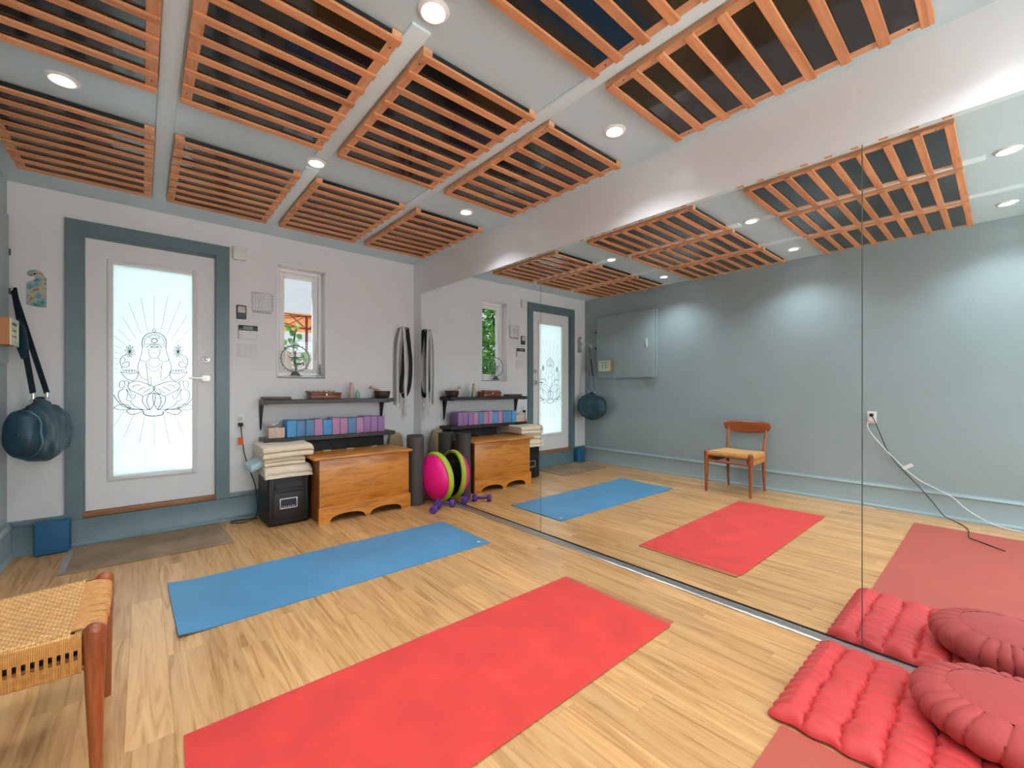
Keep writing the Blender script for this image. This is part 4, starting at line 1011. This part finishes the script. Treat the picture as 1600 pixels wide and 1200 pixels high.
# cords wrapped over the front rail
cords = []
for k in range(80):
    y = FY0+.026+(FY1-FY0-.052)*k/79; w = R.uniform(-.003, .003)*(2 if 20 < k < 66 else 1); v = (y-yside(FX-.05, -1))/(yside(FX-.05, 1)-yside(FX-.05, -1))
    dz = -.014*(math.sin(pi*min(max(v, 0), 1))**.8)*.75; out = (.005+R.uniform(0, .007)) if 22 < k < 64 else R.uniform(.002, .005)
    cords.append(gtube(smooth_path([(FX-.056, y, SZ+.003+dz), (FX-.030, y+w*.5, SZ+.004+dz*.8), (FX-.004, y+w, SZ-.001+dz*.4), (FX+.012+out*.6, y+w, .430), (FX+.016+out*.5, y+w*.6, .414), (FX+.006, y, .402), (FX-.016, y, .402)], 3), .0030, 6))
o = part('front_wrap', join(*cords), 'cord_dark', ch, 'cord loops over the front rail'); o['kind'] = 'stuff'
# cords wrapped down both sides, with a row of small openings
for s in (-1, 1):
    cords = []; n = 96
    for k in range(n):
        t = (k+.5)/n; x = RX+.022+(FX-.026-RX-.022)*t; y = yside(x, s)+s*.0135
        hole = (k % 4) in (0, 1)
        if hole:
            cords.append(gtube([(x, y-s*.010, SZ+.002), (x, y, SZ-.006), (x, y+s*.001, .402)], .0023, 5)); cords.append(gtube([(x, y+s*.001, .374), (x, y, .338), (x, y-s*.012, .331)], .0023, 5))
        else: cords.append(gtube([(x, y-s*.010, SZ+.002), (x, y, SZ-.006), (x, y+s*.001, .39), (x, y, .338), (x, y-s*.012, .331)], .0023, 5))
    o = part('side_wrap', join(*cords), 'cord_dark', ch, 'wrapped cord side with small openings'); o['kind'] = 'stuff'
    part('opening_shade', gbox(RX+.02, FX-.026, min(yside(-2.66, s)-s*.030, yside(-2.66, s)-s*.034), max(yside(-2.66, s)-s*.030, yside(-2.66, s)-s*.034), .334, SZ-.018), 'shelf', ch, None, False)  # dark board added to stand for the shade inside the openings
    part('wrap_core', gprism([(RX+.02, .376), (FX-.02, .376), (FX-.02, .336), (RX+.02, .336)], yside(-2.66, s)-.004, yside(-2.66, s)+.004, 'y'), 'cord_dark', ch, None, False)
# curved backrest
def back(u, v, f):
    a = (u-.5)*2; y = -2.452+a*.250; bow = .034*a*a
    hgt = .062*(1-.42*abs(a)**5)*(1 if v > .5 else (1-.10*abs(a)**2)); zc = .712+.004*a*a-.006*(1-a*a)
    z = zc+(v-.5)*2*hgt-(.014 if v < .5 else 0)*(1-a*a)*(1-2*v)
    x = -2.952+bow+f*(.0085+.003*(1-a*a))*(1-abs((v-.5)*2)**6*.7)+.010*(v-.5)*-1
    return (x, y, z)
rings = []
for i in range(41):
    u = i/40; ring = [back(u, j/12, 1) for j in range(13)]+[back(u, 1-j/12, -1) for j in range(13)]
    k = 1.0 if 0 < i < 40 else .55
    c = Vector((sum(p[0] for p in ring)/26, sum(p[1] for p in ring)/26, sum(p[2] for p in ring)/26))
    rings.append([c+(Vector(p)-c)*k for p in ring])
part('backrest', gloft(rings), wood('teak_back', [(.17, .036, .009), (.32, .078, .019), (.42, .12, .034)], (20, 3, 20), .30, 1.0, .05, 1.0, coat=.3), ch, 'curved teak backrest')

# ================================================================== RED CUSHIONS
def zab_top(u, v):
    x = -.690+.640*u; y = -4.560+.700*v
    e = min(u, 1-u, v, 1-v); env = min(1, e/.075)**.55 if e > 0 else 0
    wob = .10*noise.noise(Vector((u*9, v*5, 2))); wob2 = .16*noise.noise(Vector((u*6, v*9, 7)))
    cv = v*7.0+wob; k = math.floor(cv); ch_ = abs(math.sin(pi*cv))
    cu = u*12+.5*(k % 2)+wob2; lob = abs(math.sin(pi*cu))
    h = .012+env*(.026+.016*ch_**.45+.006*lob**.7*ch_**.3)+.005*noise.noise(Vector((x*14, y*14, 1)))*env
    h -= env*.010*math.exp(-((cv % 1-.5)/.09)**2) if False else 0
    st = math.exp(-(min(cv % 1, 1-cv % 1)/.07)**2)*math.exp(-(min(cu % 1, 1-cu % 1)/.22)**2)
    h -= .012*st*env
    bx = .006*math.sin(v*44)*(max(0, 1-u/.06)+max(0, 1-(1-u)/.06)); by = .006*math.sin(u*70)*(max(0, 1-v/.06)+max(0, 1-(1-v)/.06))
    return (x+bx, y+by, max(h, .010))
def zab_bot(u, v):
    p = zab_top(u, v); return (p[0], p[1], .0068 if min(u, 1-u, v, 1-v) > .02 else .009)
gt = gsheet(zab_top, 190, 190); gb = gsheet(zab_bot, 20, 20)
o = thing('floor_cushion', 'square tufted red floor cushion beside the mirror', 'cushion', (-.41, -4.23, 0))
part('cover', join(gt, gb), 'red_satin', o, None, True, 1.2)
# round pleated cushion
zc_ = Vector((-.290, -4.415, .052)); ZR = .235
def zafu(u, v):
    a = 2*pi*u; s = v                                     # v: 0 top rim .. 1 bottom rim along the side
    ph = math.radians(88-176*s)
    pl_ = abs(math.sin(a*12+.9*math.sin(3*a)+.7*math.sin(5*a)+1.1*s))**.28
    dn = .020*(pl_-.85)*(.45+.55*math.cos(ph))
    r_ = ZR-.092+.092*math.cos(ph)+dn*math.cos(ph)
    return (zc_.x+r_*math.cos(a), zc_.y+r_*math.sin(a), zc_.z+.062+.060*math.copysign(abs(math.sin(ph))**.9, ph)+dn*math.sin(ph))
o = thing('round_cushion', 'round pleated brick red meditation cushion on the tufted cushion', 'cushion', zc_)
part('side_pleats', gsheet(zafu, 420, 20), 'red_dark', o, 'pleated side band', True, 1.2)
rt = ZR-.092
part('top_panel', glathe([(rt+.004, .1210), (rt-.004, .1245), (rt*.75, .128), (rt*.4, .131), (.0005, .132)], 64, zc_, cap=False), 'red_dark', o, 'smooth round top')
part('bottom_panel', glathe([(.0005, .003), (rt+.004, .004)], 48, zc_, cap=False), 'red_dark', o)

# ================================================================== WINDOW SILL STATUES
sx_, sy_, sz_ = -1.225, .040, WZ0+.0045
o = thing('dancer_statue', 'grey metal statue with a ring of flames on the window sill', 'statue', (sx_, sy_, sz_))
part('pedestal', join(rbox(sx_-.050, sx_+.050, sy_-.030, sy_+.030, sz_, sz_+.012, .003), tf(glathe([(.036, .012), (.044, .020), (.034, .030), (.028, .040), (.012, .050)], 24), Matrix.Translation((sx_, sy_, sz_)) @ Matrix.Diagonal((1, .6, 1, 1)))), 'pewter', o)
rc = Vector((sx_, sy_, sz_+.172)); rr_ = .124
ring = part('flame_ring', gtube([rc+Vector((rr_*math.cos(a), 0, rr_*math.sin(a))) for a in [2*pi*k/48 for k in range(48)]], .0042, 8, closed=True), 'pewter', o)
for k in range(24):
    a = 2*pi*k/24
    if abs(a-1.5*pi) < .35: continue
    d = Vector((math.cos(a), 0, math.sin(a))); part('flame', gtube([rc+d*rr_, rc+d*(rr_+.008)+Vector((-d.z*.002, 0, d.x*.002)), rc+d*(rr_+.018)], [.0045, .0035, .0008], 6), 'pewter', ring)
fs_ = 1.2
fig = [([(.002, .035), (.006, .075), (-.004, .108)], [.007, .010, .011]), ([(-.004, .106), (.030, .100), (.056, .112), (.060, .090)], [.010, .009, .006, .004]),
       ([(-.004, .105), (-.002, .135), (.0, .160)], [.012, .010, .011]), ([(.0, .158), (-.035, .150), (-.060, .170)], [.006, .005, .003]), ([(.0, .158), (.035, .152), (.062, .172)], [.006, .005, .003]),
       ([(.0, .152), (-.030, .130), (-.010, .118)], [.006, .005, .003]), ([(.0, .152), (.028, .135), (.048, .140)], [.006, .005, .003]), ([(.0, .160), (.0, .172)], [.005, .005])]
part('dancing_figure', join(*[gtube(smooth_path([(sx_+x*fs_, sy_, sz_+z*fs_) for x, z in p], 4) if len(p) > 2 else [(sx_+x*fs_, sy_, sz_+z*fs_) for x, z in p], r_[0] if len(p) == 2 else [r_[min(int(i/(4*(len(p)-1))*(len(p)-1)+.5), len(p)-1)] for i in range(4*(len(p)-1)+1)], 8) for p, r_ in fig],
     glathe([(.0, -.014), (.008, -.010), (.011, 0), (.008, .010), (.006, .020), (.0, .030)], 12, (sx_, sy_, sz_+.184*fs_), cap=False)), 'pewter', o, 'many-armed dancing figure')
o = thing('figurine', 'slender silver figurine at the right end of the window sill', 'figurine', (-1.000, .045, sz_))
part('base', glathe([(.0, 0), (.026, 0), (.026, .006), (.016, .018), (.008, .028)], 20, (-1.000, .045, sz_), cap=False), 'chrome', o)
part('body', glathe([(.006, .026), (.010, .045), (.007, .065), (.011, .085), (.005, .102), (.008, .112), (.006, .122), (.0, .128)], 16, (-1.000, .045, sz_), cap=False), 'pewter', o)

# ================================================================== OUTSIDE
struct('terrain', join(gbox(-14, 14, T, 14, -.25, -.05), gbox(-14, 14, -20, YF-.1, -.25, -.05)), 'paving')
o = thing('garden_fence', 'white board fence in the garden beyond the window', 'fence', (0, 5.2, -.05))
bmh = mesh('board', rbox(0, .14, 0, .02, 0, 1.95, .004, 1), 'fence')
for k in range(40):
    b_ = bpy.data.objects.new('board', bmh); col.objects.link(b_); b_.location = (-2.8+k*.15, 0, 0); b_.parent = o
o = thing('patio_umbrella', 'orange patio umbrella outside the window', 'umbrella', (-.02, 4.1, -.05))
ux, uy = -.02, 4.1
part('pole', gtube([(ux, uy, -.05), (ux, uy, 2.49)], .024, 12), 'umbrella_rib', o)
n = 8; apex = (ux, uy, 2.50); eave = [(ux+1.35*math.cos(2*pi*k/n+.2), uy+1.35*math.sin(2*pi*k/n+.2), 2.33) for k in range(n)]
for k in range(n):
    j = (k+1) % n
    part('canopy_panel', ([apex, eave[k], eave[j]], [(0, 1, 2)]), 'umbrella', o, None, False)
    e = Vector(eave[k]); a = Vector(apex); part('rib', gtube([a-Vector((0, 0, .012)), e-Vector((0, 0, .012))], .008, 6), 'umbrella_rib', o); part('strut', gtube([Vector((ux, uy, 2.24)), a.lerp(e, .6)-Vector((0, 0, .015))], .011, 6), 'umbrella_rib', o)
def leaf_geo(L, Wd):
    return [(0, 0, 0), (Wd/2, L*.35, .012), (Wd*.36, L*.7, .006), (0, L, -.02), (-Wd*.36, L*.7, .006), (-Wd/2, L*.35, .012), (0, L*.5, -.006)], [(0, 1, 6), (1, 2, 6), (2, 3, 6), (3, 4, 6), (4, 5, 6), (5, 0, 6)]
def scatter(n, fn, L, Wd, rg):
    V, F = [], []
    for i in range(n):
        g = leaf_geo(L*rg.uniform(.7, 1.3), Wd*rg.uniform(.7, 1.3)); p = fn(rg)
        m = Matrix.Translation(p) @ Matrix.Rotation(rg.uniform(0, 2*pi), 4, 'Z') @ Matrix.Rotation(rg.uniform(-1.2, .9), 4, 'X') @ Matrix.Rotation(rg.uniform(-.6, .6), 4, 'Y')
        o_ = len(V); V += [tuple(m @ Vector(v)) for v in g[0]]; F += [tuple(q+o_ for q in f_) for f_ in g[1]]
    return V, F
def tree(label, c, rx, ry, rz, zc, n, mt, seed):
    rg = random.Random(seed); o = thing('garden_tree', label, 'tree', (c[0], c[1], -.05))
    def fn(r_):
        while True:
            q = Vector((r_.uniform(-1, 1), r_.uniform(-1, 1), r_.uniform(-1, 1)))
            if .25 < q.length < 1: return Vector((c[0]+q.x*rx, c[1]+q.y*ry, zc+q.z*rz))
    fo = part('foliage', scatter(n, fn, .13, .085, rg), mt, o, None, False); fo['kind'] = 'stuff'
    part('trunk', gtube(smooth_path([(c[0], c[1], -.05), (c[0]+.05, c[1], .8), (c[0]-.04, c[1]+.05, 1.8), (c[0], c[1], 2.6)], 5), .05, 8), 'bark', o)
    for k in range(6):
        a = k*1.1; part('branch', gtube([(c[0]-.02, c[1]+.03, 1.0+k*.2), (c[0]+.5*rx*math.cos(a), c[1]+.5*ry*math.sin(a), 1.4+k*.25)], .018, 6), 'bark', o)
tree('leafy green tree outside, filling the window as mirrored', (-3.0, 2.2), .95, .7, 1.6, 1.75, 2600, 'leaf_light', 3)
tree('darker green tree outside, left of the leafy one', (-5.3, 4.2), 1.2, .9, 1.8, 1.8, 2200, 'leaf', 5)
# young sapling right outside the window
o = thing('sapling', 'young green sapling just outside the window', 'plant', (-1.02, .75, -.05))
part('stem', gtube(smooth_path([(-1.02, .75, -.05), (-1.03, .74, .7), (-1.06, .72, 1.35), (-1.075, .72, 1.62), (-1.05, .72, 1.80)], 6), .008, 8), 'bark', o)
rg = random.Random(12)
for k, (dx, dz, s_) in enumerate([(-.10, 1.60, 1.2), (-.03, 1.62, 1.3), (-.06, 1.55, 1.0), (.04, 1.58, 1.0), (.09, 1.46, 1.3), (.13, 1.42, 1.2), (.07, 1.42, 1.2), (.02, 1.72, 1.0), (.09, 1.70, .9), (-.02, 1.78, .9), (.05, 1.80, .8), (.16, 1.45, .9), (-.13, 1.64, 1.0)]):
    m = Matrix.Translation((-1.075+dx, .72, dz)) @ Matrix.Rotation(rg.uniform(-1.2, 1.2), 4, 'Y') @ Matrix.Rotation(rg.uniform(-.3, .5)+pi/2.6, 4, 'X')
    part('leaf', tf(leaf_geo(.085*s_, .075*s_), m), 'leaf_light', o, None, False)
    part('twig', gtube([(-1.065, .72, dz-.06), (-1.075+dx, .72, dz)], .003, 5), 'bark', o)
